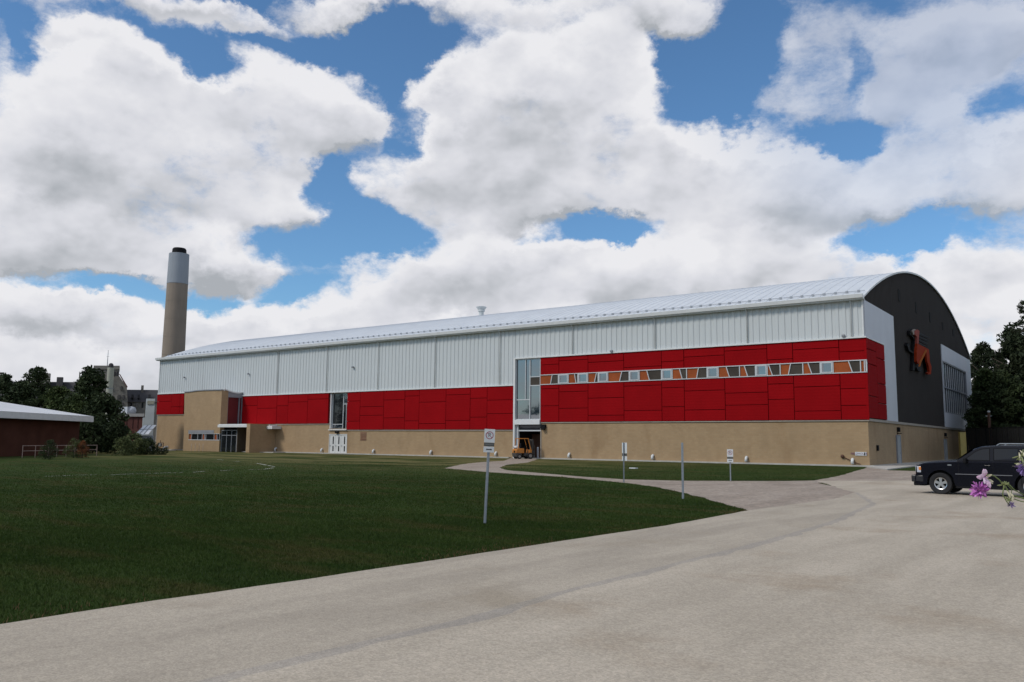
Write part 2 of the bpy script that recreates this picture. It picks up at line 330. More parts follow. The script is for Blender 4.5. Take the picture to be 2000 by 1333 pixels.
def text_mb(txt, size, depth=.002):
    cu = bpy.data.curves.new('lettering', 'FONT'); cu.body = txt; cu.size = size; cu.extrude = depth; cu.align_x = 'CENTER'; cu.align_y = 'CENTER'; cu.resolution_u = 3
    ob = bpy.data.objects.new('lettering', cu); COL.objects.link(ob); dg = bpy.context.evaluated_depsgraph_get(); me = bpy.data.meshes.new_from_object(ob.evaluated_get(dg))
    mb = MB(); mb.v = [tuple(v.co) for v in me.vertices]; mb.f = [tuple(p.vertices) for p in me.polygons]; mb.m = [0]*len(mb.f)
    bpy.data.objects.remove(ob); bpy.data.curves.remove(cu); return mb

# ------------------------------------------------------------------ ground
def tri_fill(pts, z, name, m, grid=0):
    import bmesh
    bm = bmesh.new(); vs = [bm.verts.new((p[0], p[1], z)) for p in pts]; f = bm.faces.new(vs); f.normal_update()
    if f.normal.z < 0: f.normal_flip()
    bmesh.ops.triangulate(bm, faces=[f]); me = bpy.data.meshes.new(name); bm.to_mesh(me); bm.free(); me.materials.append(m)
    o = bpy.data.objects.new(name, me); COL.objects.link(o); return tag(o, kind='structure')
def dense(pts, step=.7, jit=.05, seed=1):
    rr = random.Random(seed); out = []
    for a, b in zip(pts, list(pts[1:])):
        a = Vector(a[:2]); b = Vector(b[:2]); n = max(1, int((b-a).length/step))
        for k_ in range(n):
            p = a.lerp(b, k_/n); w = jit*(0 if k_ == 0 else 1); out.append((p.x+rr.uniform(-w, w), p.y+rr.uniform(-w, w)))
    out.append(tuple(pts[-1][:2])); return out
def G(px, py): p = onG(px, py); return (p.x, p.y)
def soft_noise(t, P, sc, det=5, rough=.55):
    n = N(t, 'ShaderNodeTexNoise'); n.inputs['Scale'].default_value = sc; n.inputs['Detail'].default_value = det; n.inputs['Roughness'].default_value = rough; t.links.new(P, n.inputs['Vector']); return n.outputs['Fac']
def mixc(t, f, a, b, mode='MIX'):
    m = N(t, 'ShaderNodeMix', data_type='RGBA', blend_type=mode)
    for i, v in ((0, f), (6, a), (7, b)):
        if isinstance(v, bpy.types.NodeSocket): t.links.new(v, m.inputs[i])
        else: m.inputs[i].default_value = v if i == 0 else (*v, 1)
    return m.outputs[2]
def lawn_colour(t, P):
    a = soft_noise(t, P, .16, 7, .65); b_ = soft_noise(t, vmth(t, 'MULTIPLY', P, (.5, 1.7, 1)), .5, 6, .65); c = soft_noise(t, P, 3.2, 5, .7)
    col = mixc(t, mapr(t, a, .38, .62, 0, 1), (.018, .040, .007), (.034, .062, .013))
    col = mixc(t, mapr(t, soft_noise(t, vmth(t, 'MULTIPLY', P, (.6, 1.5, 1)), .24, 5, .6), .50, .66, 0, .8), col, (.046, .074, .018))
    col = mixc(t, mapr(t, b_, .48, .66, 0, .9), col, (.072, .060, .022))
    col = mixc(t, mapr(t, b_, .25, .44, .6, 0), col, (.012, .028, .008))
    col = mixc(t, mapr(t, c, .38, .66, 0, .35), col, (.046, .054, .018))
    far = soft_noise(t, vmth(t, 'MULTIPLY', P, (.55, 1.6, 1)), .16, 5, .65)      # worn straw patches out near the hall
    s = N(t, 'ShaderNodeSeparateXYZ'); t.links.new(P, s.inputs[0])
    w1 = mth(t, 'MULTIPLY', mapr(t, s.outputs[1], -46, -18, 0, 1), mapr(t, s.outputs[0], -4, -28, 0, 1))
    col = mixc(t, mth(t, 'MULTIPLY', mapr(t, far, .40, .56, 0, .95), w1), col, (.175, .150, .065))
    return col
def lawn_mat(name, blades=False):
    m = bpy.data.materials.new(name); m.use_nodes = True; t = m.node_tree; b = t.nodes['Principled BSDF']; b.inputs['Roughness'].default_value = .95; b.inputs['Specular IOR Level'].default_value = .04
    geo = N(t, 'ShaderNodeNewGeometry'); P = vmth(t, 'MULTIPLY', geo.outputs['Position'], (1, 1, 0)); col = lawn_colour(t, P)
    if blades:
        wn_ = N(t, 'ShaderNodeTexWhiteNoise', noise_dimensions='3D'); t.links.new(vmth(t, 'SNAP', geo.outputs['Position'], (.03, .03, 9)), wn_.inputs['Vector'])
        col = mixc(t, .45, col, mixc(t, wn_.outputs['Value'], (.010, .024, .004), (.054, .076, .019)))
    else:
        fine = soft_noise(t, P, 38, 4, .8); col = mixc(t, mapr(t, fine, .3, .7, .0, .35), col, (.042, .052, .016))
        col = mixc(t, mapr(t, fine, .25, .5, .75, 0), col, (.010, .019, .006))
        bp = N(t, 'ShaderNodeBump'); bp.inputs['Strength'].default_value = .8; bp.inputs['Distance'].default_value = .03; t.links.new(fine, bp.inputs['Height']); t.links.new(bp.outputs[0], b.inputs['Normal'])
    t.links.new(col, b.inputs['Base Color']); MATS[name] = m; return m
LAWN = lawn_mat('lawn'); BLADES = lawn_mat('grass_blades', True)
STRAW = mat('straw_grass', (.11, .062, .026), .9, .35, 9)
def aggregate(name, c1, c2, stain, speck=55, bump=.5, stone=0.):
    m = bpy.data.materials.new(name); m.use_nodes = True; t = m.node_tree; b = t.nodes['Principled BSDF']; b.inputs['Roughness'].default_value = .9; b.inputs['Specular IOR Level'].default_value = .25
    geo = N(t, 'ShaderNodeNewGeometry'); P = geo.outputs['Position']
    d = Vector(G(1462, 997))-Vector(G(0, 1222)); ang = math.atan2(d.y, d.x)      # wear runs along the lane
    rot = N(t, 'ShaderNodeVectorRotate', rotation_type='Z_AXIS'); rot.inputs['Angle'].default_value = -ang; t.links.new(P, rot.inputs['Vector'])
    PL = vmth(t, 'MULTIPLY', rot.outputs[0], (.35, 1.6, 1))
    col = mixc(t, mapr(t, soft_noise(t, PL, .55, 6, .62), .33, .67, 0, 1), c1, c2)
    col = mixc(t, mapr(t, soft_noise(t, P, .33, 5, .6), .52, .72, 0, .75), col, stain)
    v = N(t, 'ShaderNodeTexVoronoi'); v.inputs['Scale'].default_value = speck; t.links.new(P, v.inputs['Vector'])
    hsv = N(t, 'ShaderNodeSeparateColor'); t.links.new(v.outputs['Color'], hsv.inputs[0])
    gr = mixc(t, mapr(t, hsv.outputs[0], .0, 1., 0, 1, 'LINEAR'), (.78, .78, .78), (1.22, 1.21, 1.19))
    col = mixc(t, .8 if not stone else 1., col, gr, 'MULTIPLY')
    fine = soft_noise(t, P, 9, 6, .75); col = mixc(t, .5, col, mixc(t, mapr(t, fine, .3, .7, 0, 1), (.84, .84, .84), (1.12, 1.12, 1.12)), 'MULTIPLY')
    t.links.new(col, b.inputs['Base Color'])
    bp = N(t, 'ShaderNodeBump'); bp.inputs['Strength'].default_value = bump*.6; bp.inputs['Distance'].default_value = .008; t.links.new(mth(t, 'ADD', v.outputs['Distance'], fine), bp.inputs['Height']); t.links.new(bp.outputs[0], b.inputs['Normal'])
    MATS[name] = m; return m
ASPH = aggregate('pale_asphalt', (.375, .325, .257), (.46, .40, .32), (.31, .245, .175))
ASPH2 = aggregate('pale_asphalt_lane', (.34, .295, .235), (.425, .37, .295), (.30, .25, .185), speck=70, bump=.3)
GRAV = aggregate('crushed_stone', (.275, .225, .182), (.34, .285, .235), (.20, .16, .125), speck=9, bump=1., stone=1)

tri_fill([(-1600, -1600), (1600, -1600), (1600, 1600), (-1600, 1600)], 0, 'ground', LAWN)
EDGE = [G(0, 1222), G(300, 1175.5), G(600, 1133.5), G(936, 1082.5), G(1104, 1057), G(1300, 1028), G(1462, 998)]
A0 = Vector(EDGE[0]); dirA = (A0-Vector(EDGE[1])).normalized()
edge_full = [tuple(A0+dirA*90)] + EDGE
FAR = [G(1521, 990), G(1629, 976), G(1668, 963), G(1632, 952), G(1597, 940)]
road_far = [G(1597, 940), G(1800, 939), G(2000, 938)]
pR = Vector(road_far[-1]); dR = (pR-Vector(road_far[1])).normalized()
asph = dense(edge_full, .6, .018, 3) + dense(FAR, .5, .09, 4) + dense(road_far, .8, .03, 5) + [tuple(pR+dR*120), (150, -190), (-40, -190)]
tri_fill(asph, .008, 'asphalt_road', ASPH)
# a second, slightly higher strip of paving along the lawn: its worn lip is the line that crosses the road
lip = [G(-300, 1500), G(0, 1432), G(300, 1356), G(600, 1281), G(880, 1216), G(1125, 1149), G(1300, 1106), G(1440, 1071), G(1545, 1043), G(1620, 1020), G(1700, 985), G(1668, 963)]
ld_lip = dense(lip, .35, .012, 8)
strip = dense(edge_full, .6, .018, 3)[:-1] + [G(1462, 998)] + dense(FAR[:3], .5, .05, 6)[:-1] + ld_lip[::-1] + [tuple(Vector(lip[0])+dirA*60)]
lane = tri_fill([(x, y) for x, y in strip], .0125, 'asphalt_lane', ASPH2)
JOINT = aggregate('worn_joint', (.30, .268, .228), (.38, .338, .285), (.27, .235, .185), speck=70, bump=.3)
mb = MB(); ld = ld_lip; rj = random.Random(2); cen = []
for i, p in enumerate(ld):
    a, b = Vector(ld[max(0, i-2)]), Vector(ld[min(len(ld)-1, i+2)]); nn_ = Vector((-(b-a).y, (b-a).x)).normalized(); p = Vector(p)
    cen.append((p, p-nn_*rj.uniform(.10, .26)))
for a, b in zip(cen, cen[1:]): mb.poly([(*a[0], .0125), (*b[0], .0125), (*b[1], .0082), (*a[1], .0082)][::-1])
tag(mb.build('paving_joint', JOINT), kind='structure')
# crushed stone apron and service path to the overhead door
path = [G(1462, 998), G(1400, 981), G(1340, 964), G(1270, 950), G(1225, 944), G(1160, 938), G(1100, 932), G(1030, 928), G(960, 923), G(868, 915), G(905, 907), G(940, 903), G(985, 900.5)]
path2 = [(-37.9, -.35), (-34.0, -.35), G(1030, 904), G(992, 908), G(975, 914), G(992, 919), G(1060, 925), G(1130, 931), G(1220, 937), G(1330, 939.5), G(1430, 940), G(1540, 940), G(1590, 939), G(1640, 930), G(1690, 915), G(1700, 912)]
path3 = [G(1735, 919), G(1800, 921), G(1900, 922), G(2000, 922)]; pg = Vector(path3[-1])
gravel = dense(path, .6, .07, 11) + dense(path2, .8, .07, 12) + dense(path3, .8, .05, 13) + [tuple(pg+dR*40), tuple(pR+dR*40)] + [G(1800, 942), G(1597, 944), G(1640, 953), G(1676, 964), G(1632, 979), G(1521, 994)]
tri_fill(gravel, .004, 'crushed_stone_path', GRAV)
# concrete stoop at the gable door, ledge under the walls, kerb slabs
mb = MB(); mb.prism([(*G(1690, 913), 0), (.35, .2, 0), (.35, 15.5, 0), (2.6, 15.5, 0), (2.6, 9.5, 0), (*G(1733, 919), 0)], (0, 0, .09)); tag(mb.build('concrete_stoop', CONC), kind='structure')
mb = MB().box((-109.9, -.42, -.2), (-38.1, 0.05, .13)); mb.box((-33.9, -.42, -.2), (.42, .05, .13)); mb.box((.0, .05, -.2), (.34, 63.2, .13)); tag(mb.build('foundation_ledge', CONC), kind='structure')
mb = MB().box((-85.2, -2.6, -.1), (-76.5, -.5, .10)); mb.box((-101.5, -6.2, -.1), (-97, -4.4, .08)); tag(mb.build('pavement', CONC), kind='structure')
# broken painted boundary line of an old playing field
mb = MB(); seg = [(88, 931, 118, 930), (122, 930, 136, 929), (141, 929, 172, 928), (176, 928, 190, 928), (216, 928, 262, 926), (268, 926, 296, 925), (300, 925, 362, 923), (376, 923, 400, 921), (430, 920, 458, 918), (486, 918, 514, 917), (516, 917, 536, 914), (536, 912, 500, 905), (470, 902, 456, 901), (436, 899, 424, 898)]
for a, b, c, d in seg:
    p, q = Vector((*G(a, b), .006)), Vector((*G(c, d), .006)); w = (q-p).cross(Vector((0, 0, 1))).normalized()*.065
    n = 5
    for k_ in range(n):
        u0, u1 = k_/n, (k_+random.uniform(.5, 1))/n; s0, s1 = p.lerp(q, u0), p.lerp(q, u1); mb.poly([s0-w, s1-w*random.uniform(.6, 1.1), s1+w, s0+w*random.uniform(.6, 1.1)])
LINEP = mat('worn_line_paint', (.50, .50, .44), .9, .2, 6); tag(mb.build('painted_line', LINEP), kind='structure')

# grass blades
def inside_poly(P, poly):
    x, y = P[:, 0], P[:, 1]; c = np.zeros(len(P), bool); n = len(poly); j = n-1
    for i in range(n):
        xi, yi = poly[i]; xj, yj = poly[j]; hit = ((yi > y) != (yj > y)) & (x < (xj-xi)*(y-yi)/(yj-yi+1e-12)+xi); c ^= hit; j = i
    return c
def tri_mesh(name, V, m, kind='stuff', parent=None):
    n = len(V)//3; me = bpy.data.meshes.new(name); me.vertices.add(n*3); me.vertices.foreach_set('co', V.astype(np.float32).ravel()); me.loops.add(n*3); me.loops.foreach_set('vertex_index', np.arange(n*3, dtype=np.int32))
    me.polygons.add(n); me.polygons.foreach_set('loop_start', np.arange(0, n*3, 3, dtype=np.int32)); me.polygons.foreach_set('loop_total', np.full(n, 3, np.int32)); me.materials.append(m); me.update(calc_edges=True)
    o = bpy.data.objects.new(name, me); COL.objects.link(o)
    if kind: o['kind'] = kind
    if parent: o.parent = parent
    return o
def scatter(n, d0, d1, fade=False):
    a = RNG.uniform(-.78, .72, n); d = np.sqrt(RNG.uniform(d0*d0, d1*d1, n))
    if fade: k_ = RNG.uniform(0, 1, n) < np.minimum(1, (d-d0)/(.3*(d1-d0)))*np.minimum(1, (d1-d)/(.6*(d1-d0))) if fade == 1 else RNG.uniform(0, 1, n) < np.minimum(1, (d1-d)/8.); a, d = a[k_], d[k_]
    fwd = np.array([-math.sin(YAW), math.cos(YAW)]); rt = _R0[:2]
    P = CAM[None, :2]+d[:, None]*(np.cos(a)[:, None]*fwd+np.sin(a)[:, None]*rt); ok = ~inside_poly(P, asph) & ~inside_poly(P, gravel) & (P[:, 1] < -.6); return P[ok]
def blades(P, h0, h1, w):
    n = len(P); th = RNG.uniform(0, 2*np.pi, n); h = RNG.uniform(h0, h1, n); lean = RNG.normal(0, .45, (n, 2))*h[:, None]; c, s = np.cos(th)*w/2, np.sin(th)*w/2; z = np.zeros(n)
    a = np.stack([P[:, 0]-c, P[:, 1]-s, z], 1); b = np.stack([P[:, 0]+c, P[:, 1]+s, z], 1); t = np.stack([P[:, 0]+lean[:, 0], P[:, 1]+lean[:, 1], h], 1)
    return np.stack([a, b, t], 1).reshape(-1, 3)
Vg = np.concatenate([blades(scatter(620000, 8, 24, 2), .018, .05, .008), blades(scatter(300000, 12, 36, 1), .02, .052, .012), blades(scatter(420000, 17, 50, 1), .02, .052, .016), blades(scatter(230000, 26, 80, 1), .02, .05, .024)])
tri_mesh('lawn_grass', Vg, BLADES)
# ragged straw-coloured grass along the paving edge
pts = []
for (a, b) in zip(edge_full, edge_full[1:]):
    a, b = Vector(a), Vector(b); L = (b-a).length; nrm = Vector((-(b-a).y, (b-a).x)).normalized()
    for k_ in range(int(L*260) if L < 60 else 0):
        u = random.random(); pos = a.lerp(b, u); dens_ = mnoise.noise(Vector((pos.x*.55, pos.y*.55, 3)))
        if dens_ > random.uniform(-.45, .1): continue
        pts.append(pos+nrm*(-.03+random.expovariate(4.5)))
pts = np.array([(p.x, p.y) for p in pts if len(p)]); side = inside_poly(pts+0, asph); pts = pts[~side]
tri_mesh('straw_grass', blades(pts, .02, .065, .012), STRAW)

# ------------------------------------------------------------------ the sports hall
L_, W_, ZE = 109.75, 63.08, 14.5
Z1, Z2 = 3.97, 3.14            # two levels of the block base
XD0, XD1 = onY(1006, 850).x, onY(1056, 850).x       # overhead-door bay
XT0, XT1 = onY(645, 800).x, onY(680, 800).x          # triple-door bay
XS = onY(475, 773).x                                  # side face of the entrance tower
ZR = 11.13; ZL = 8.13                                 # top of the red band right / left
fh = thing('sports_hall', (0, 0, 0), 'long arched-roof sports hall with white ribbed cladding, red panels and tan block base', 'building')
def P_(mb, name, m=None, **kw): return mb.build(name, m, fh, **kw)
# block base, front: one wall per bay
TH = .3
zt5 = onY(358, 810).z; zt3 = 3.97
for (x0, x1, zt, z0) in ((-L_, XS-11.5, zt5, 0), (XS, XT0, zt3, 0), (XT0, XT1, Z2+.18, 2.62), (XT1, XD0-.02, Z2, 0), (XD1, 0, Z1, 0)):
    P_(MB().box((x0, 0, z0), (x1, TH, zt)), 'block_wall', BRICK)
P_(MB().box((0, TH+.002, 0), (-.3, W_, 4.1)), 'block_wall', BRICK)
P_(MB().box((-L_, TH+.003, 0), (-L_+.3, W_-.3, ZE)).box((-L_, W_-.28, 0), (-.31, W_, ZE)), 'rear_wall', DARK)
P_(MB().box((-L_+.31, TH+.01, .0), (-.31, W_-.31, .05)), 'floor_slab', CONC)
# backing wall behind the cladding (with openings left for the glazing)
mb = MB()
for (x0, x1, z0, z1) in ((-L_, XT0, zt3, ZE), (XT0, XT1, ZL-.05, ZE), (XT1, XD0, Z2, ZE), (XD0, XD1, ZR+.02, ZE), (XD1, 0, Z1, ZE)):
    mb.box((x0+.004, .02, z0+.004), (x1-.004, TH-.004, z1))
P_(mb, 'backing_wall', mat('seam_shadow_red', (.10, .008, .008), .9))
# pale sheet-metal coping where the red band meets the block
FLM = mat('tan_flashing', (.33, .29, .24), .6)
for (x0, x1, zt) in ((-L_, XS-11.5, zt5), (XS, XT0, zt3), (XT1, XD0-.06, Z2), (XD1+.05, .06, Z1)): P_(MB().box((x0, -.1, zt-.07), (x1, .01, zt+.03)), 'base_flashing', FLM)
P_(MB().box((.061, -.1, 3.9), (.12, W_, 4.12)), 'base_flashing', FLM)
# red panels: columns and joints
def red_cols(cols, y=-.16, below=None, strip=None):
    for (xa, xb, js, zb, zt) in cols:
        X0, X1 = onY(xa, 780).x, onY(xb, 780).x
        zs = sorted([zb] + js + [zt])
        for a, b in zip(zs, zs[1:]):
            if b-a < .12: continue
            mb = MB(); g_ = .024; d = random.uniform(-.012, .012)
            mb.box((X0+g_, y+d, a+g_), (X1-g_, -.0, b-g_)); P_(mb, 'red_panel', RED, bevel=.02)
zf = lambda x, y: onY(x, y).z
ST = (lambda x: zf(x, 735.5-(x-1057)*33.5/634)); SB = (lambda x: zf(x, 752.8-(x-1057)*27.8/634))
zst, zsb = (ST(1100)+ST(1600))/2, (SB(1100)+SB(1600))/2
xs = [1057, 1093, 1150, 1220, 1294, 1338, 1417.5, 1501.4, 1552, 1643, 1694]
upj = [712.9, 704, 707, 717, 706.5, 696.3, 684, 702.5, 681.6, 687]
lowj = [(759.7, 793.3), (765.4, 798), (777.6, 811.8), (753.8, 802.3), (757.6, 795), (763.5, 801), (767.7, 791.6), (750.3, 780.5), (755.6, 803.3), (759.6, 792.6)]
cols = []
for i in range(10):
    xm = (xs[i]+xs[i+1])/2; a, b = xs[i], xs[i+1]
    cols.append((a, b, [zf(xm, upj[i])], zst+.03, ZR)); cols.append((a, b, [zf(xm, v) for v in lowj[i]], Z1+.04, zsb-.03))
lx = [680, 705.5, 751.5, 792.5, 820.5, 872.8, 920, 953, 1004.5]
lj = [(784, 823.3), (794.8, 811.8), (781.6, 816.7), (774, 822.5), (785.7, 828), (771.4, 821.8), (778.3, 815.4), (781.8, 808.5)]
for i in range(8): xm = (lx[i]+lx[i+1])/2; cols.append((lx[i], lx[i+1], [zf(xm, v) for v in lj[i]], Z2+.04, ZL))
mxs = [475.5, 505, 543, 565, 603, 643.5]; mj = [(793,), (798,), (793,), (785.7,), (780,)]
for i in range(5): xm = (mxs[i]+mxs[i+1])/2; cols.append((mxs[i], mxs[i+1], [zf(xm, v) for v in mj[i]], zt3+.04, ZL))
for a, b in ((308.5, 336.7), (336.7, 353.5), (353.5, 361)): cols.append((a, b, [zf((a+b)/2, random.choice((785, 795)))], zt5+.04, onY(335, 769).z))
red_cols(cols)
# corner return of the red band on the gable
for (y0, y1, js) in ((-.16, 3.4, (6.1, 8.9, 10.2)), (3.4, 6.75, (5.6, 7.4, 9.7))):
    zs = [4.15]+list(js)+[ZR]
    for a, b in zip(zs, zs[1:]): P_(MB().box((.0, y0+.03, a+.03), (.16, y1-.03, b-.03)), 'red_panel', RED, bevel=.02)
P_(MB().box((-.02, -.155, 4.02), (.155, -.02, ZR)), 'corner_trim', RED)
# white ribbed cladding, one sheet run between downpipe joints
def ribbed(x0, x1, z0, z1, y=-.06, pitch=.6, d=.055, fn=None):
    mb = MB(); x = x0; pr = [(0, 0), (.30, 0), (.38, -1), (.86, -1), (.94, 0)]
    pts = []
    while x < x1-.01:
        for u, v in pr:
            if x+u*pitch < x1: pts.append((x+u*pitch, y+d*(1+v)-d*.0))
        x += pitch
    pts.append((x1, y+d)); i0 = 0
    for (a, b) in zip(pts, pts[1:]): mb.poly([(a[0], a[1]-d*0, z0), (b[0], b[1], z0), (b[0], b[1], z1), (a[0], a[1], z1)])
    return mb
seams = [onY(v, 720).x for v in (398, 545, 641, 740.5, 852, 978)] + [onY(1120, 650).x, onY(1280.5, 640).x, onY(1460, 630).x, onY(1663, 610).x]
XB = [-L_]+seams+[0]; zll = onY(335, 769).z
def zlow(x): return zll if x < XS-11 else (ZL if x < XD0 else ZR)
for a, b in zip(XB, XB[1:]):
    cuts = [a]+[c for c in (XS-11.5, XD0, ) if a < c < b]+[b]
    for c0, c1 in zip(cuts, cuts[1:]): P_(ribbed(c0+.008, c1-.008, zlow((c0+c1)/2)+.02, ZE, y=-.1), 'cladding_sheet', CLAD)
mb = MB(); mb.box((-L_-.05, -.26, zll-.06), (XS-11.5, -.0, zll+.07)).box((XS-11.4, -.26, ZL-.0), (XD0+.02, -.0, ZL+.13)).box((XD0-.1, -.28, ZR-.0), (.19, -.0, ZR+.13)).box((XD0-.1, -.27, 0.0), (XD0+.12, .35, ZR)).box((.0, -.22, ZR+.13), (.02, .0, ZE)).box((-.12, -.18, ZR+.13), (.0, -.0, ZE)).box((0.0, -.2, ZR), (.2, 6.8, ZR+.1))
mb.box((-L_-.06, -.16, zll), (-L_+.1, 0.0, ZE)); P_(mb, 'white_trim', TRIM)
for sx in seams[1:]:
    P_(MB().tube([(sx, -.2, (ZL if sx < XD0 else ZR)+.1), (sx, -.2, ZE-.3), (sx, -.5, ZE-.05)], .045, 8), 'downpipe', TRIM, smooth=True)
# eave: soffit, fascia and box gutter
P_(MB().box((-L_-.35, -.62, ZE-.02), (.18, .02, ZE+.04)), 'soffit', TRIM)
P_(MB().prism([(-L_-.35, -.62, ZE+.045), (-L_-.35, -.80, ZE+.10), (-L_-.35, -.86, ZE+.42), (-L_-.35, -.80, ZE+.44), (-L_-.35, -.62, ZE+.46)], (L_+.53, 0, 0)), 'gutter', TRIM)
P_(MB().box((-L_-.3, -.6, ZE+.04), (.12, -.02, ZE+.30)), 'fascia', CLAD)
# arched standing-seam roof, one panel per metre run
c_h, sag = W_/2, 6.2; RR = (c_h**2+sag**2)/(2*sag); ZC = 14.96+sag-RR
def arch(y, off=0): return ZC+math.sqrt((RR+off)**2-(y-c_h)**2)
def arc_pts(n=26, off=0, y0=-.75, y1=None):
    y1 = W_+.75 if y1 is None else y1
    return [(y0+(y1-y0)*i/n, arch(y0+(y1-y0)*i/n, off)) for i in range(n+1)]
AP = arc_pts()
mb = MB(); wp = 1.0
for (a, b) in zip(AP, AP[1:]):
    mb.poly([(0, a[0], a[1]), (wp, a[0], a[1]), (wp, b[0], b[1]), (0, b[0], b[1])])
    for (u0, h0), (u1, h1) in zip([(-.02, 0), (-.014, .03), (.014, .03), (.02, 0)], [(-.014, .03), (.014, .03), (.02, 0)]): mb.poly([(u0, a[0], a[1]+h0), (u1, a[0], a[1]+h1), (u1, b[0], b[1]+h1), (u0, b[0], b[1]+h0)])
rp = mb.mesh('roof_panel', ROOF)
n = 110; wreal = (L_+.2)/n
for i in range(n):
    o = bpy.data.objects.new('roof_panel', rp); COL.objects.link(o); o.parent = fh; o.location = (-L_-.05+i*wreal, 0, 0); o.scale = (wreal/wp, 1, 1)
mb = MB()
for (a, b) in zip(AP, AP[1:]): mb.prism([(.13, a[0], a[1]-.10), (.13, a[0], a[1]+.07), (.13, b[0], b[1]+.07), (.13, b[0], b[1]-.10)], (.12, 0, 0))
P_(mb, 'verge_trim', TRIM)
mb = MB(); yy = 1.1
for i in range(n): x = -L_+i*wreal+.1; mb.box((x, yy-.06, arch(yy)+.02), (x+.22, yy+.06, arch(yy)+.20))
mb.box((-L_, yy-.02, arch(yy)+.09), (-.05, yy+.02, arch(yy)+.14)); tag(P_(mb, 'snow_guard_row', mat('guard_grey', (.30, .32, .35), .5)), kind='stuff')
# gable wall: ribbed charcoal cladding up to the arch, cut round the white frames
def gable_strip(y0, y1, zb, x=.02, m=DARK, pitch=.5, d=.05):
    mb = MB(); y = y0; pr = [(0, 0), (.3, 0), (.38, 1), (.86, 1), (.94, 0)]; pts = []
    while y < y1-.01:
        for u, v in pr:
            if y+u*pitch < y1: pts.append((y+u*pitch, x+d*v))
        y += pitch
    pts.append((y1, x))
    for a, b in zip(pts, pts[1:]): mb.poly([(a[1], a[0], zb), (b[1], b[0], zb), (b[1], b[0], max(zb, arch(b[0])-.05)), (a[1], a[0], max(zb, arch(a[0])-.05))])
    return mb
YF0 = onX(1840, 750).y; YW1 = 11.65
P_(gable_strip(.05, YW1, ZE-.02), 'gable_cladding', DARK); P_(gable_strip(YW1, YF0, 4.13), 'gable_cladding', DARK); P_(gable_strip(YF0, W_, ZE-.06), 'gable_cladding', DARK)
mb = MB()
for (a, b) in zip(arc_pts(26, -.3, .02, W_-.02), arc_pts(26, -.3, .02, W_-.02)[1:]): mb.prism([(-.28, a[0], 4.2), (-.28, a[0], a[1]), (-.28, b[0], b[1]), (-.28, b[0], 4.2)] if b[0] < 37 else [(-.28, a[0], ZE-1.4), (-.28, a[0], a[1]), (-.28, b[0], b[1]), (-.28, b[0], ZE-1.4)], (.27, 0, 0))
P_(mb, 'backing_wall', GREY)
P_(MB().box((.0, 6.78, 4.13), (.10, YW1, ZE)).box((.0, 0, ZR+.13), (.10, 6.78, ZE)), 'white_wall_panel', WPANEL)
YG0, YG1, ZG0, ZG1 = YF0+.12, onX(1887, 770).y, onX(1889, 815).z, onX(1885, 727).z
mb = MB(); mb.box((.0, YF0, 4.13), (.16, W_+.05, ZG0)); mb.box((.0, YF0, ZG1), (.16, W_+.05, ZE-.05)); mb.box((.0, YG1, ZG0), (.16, W_+.05, ZG1)); mb.box((.0, YF0, ZG0), (.16, YG0, ZG1)); P_(mb, 'white_wall_panel', WPANEL)
# big gable window: glass, upright fins in two tiers
fr = P_(MB().box((-.25, YG0, ZG0), (.1, YG0+.12, ZG1)).box((-.25, YG1-.12, ZG0), (.1, YG1, ZG1)).box((-.25, YG0+.12, ZG0), (.1, YG1-.12, ZG0+.15)).box((-.25, YG0+.12, ZG1-.15), (.1, YG1-.12, ZG1)).box((-.25, YG0+.12, (ZG0+ZG1)/2-.1), (.06, YG1-.12, (ZG0+ZG1)/2+.08)), 'window_frame', GREY)
nf = 12
for tier in (0, 1):
    za, zb = (ZG0+.15, (ZG0+ZG1)/2-.1) if tier == 0 else ((ZG0+ZG1)/2+.08, ZG1-.15)
    for i in range(nf):
        y0 = YG0+.12+(YG1-YG0-.24)*i/nf; y1 = YG0+.12+(YG1-YG0-.24)*(i+1)/nf
        MB().box((-.15, y0+.05, za), (-.12, y1-.05, zb)).build('pane', TGLASS, fr)
        if i: MB().box((-.10, y0-.20, za), (-.04, y0+.20, zb)).build('mullion', mat('fin_grey', (.40, .42, .43)), fr)
# narrow louvres under the arch
for (px, ya, yb) in ((1754.5, 567, 589), (1788, 592, 612), (1815.5, 612, 630), (1840, 631, 645), (1860.5, 645, 657)):
    q0, q1 = onX(px, yb), onX(px, ya); lf = P_(MB().box((.03, q0.y-.30, q0.z), (.12, q0.y+.30, q0.z+.10)).box((.03, q0.y-.30, q1.z-.06), (.12, q0.y+.30, q1.z)).box((.03, q0.y-.34, q0.z), (.12, q0.y-.26, q1.z)).box((.03, q0.y+.26, q0.z), (.12, q0.y+.34, q1.z)), 'louvre_frame', mat('louvre_dark', (.018, .018, .018), .8, spec=.1))
    MB().box((.02, q0.y-.25, q0.z+.1), (.09, q0.y+.25, q1.z-.06)).build('louvre_slot', SCREEN, lf)
# gable doors with lamps
for px, pt, pb in ((1753, 850, 905), (1845, 858, 897)):
    q = onX(px, pt); y = q.y; z = q.z
    d = P_(MB().box((.0, y-.75, .09), (.10, y+.75, z-.1)), 'door', mat('pale_door', (.36, .37, .37), .5))
    MB().box((.0, y-.86, .09), (.13, y-.75, z)).box((.0, y+.75, .09), (.13, y+.86, z)).box((.0, y-.75, z-.1), (.13, y+.75, z)).build('door_frame', GREY, d); MB().box((.1, y+.5, 1.0), (.17, y+.62, 1.15)).build('handle', GALV, d)
    P_(MB().box((.0, y-.22, z+.30), (.25, y+.22, z+.75)).box((.02, y-.3, z+.12), (.35, y+.3, z+.2)), 'wall_lamp', BLACK, bevel=.03)
P_(MB().box((.0, 2.6, 1.35), (.16, 3.0, 1.85)), 'hose_box', BLACK, bevel=.03)
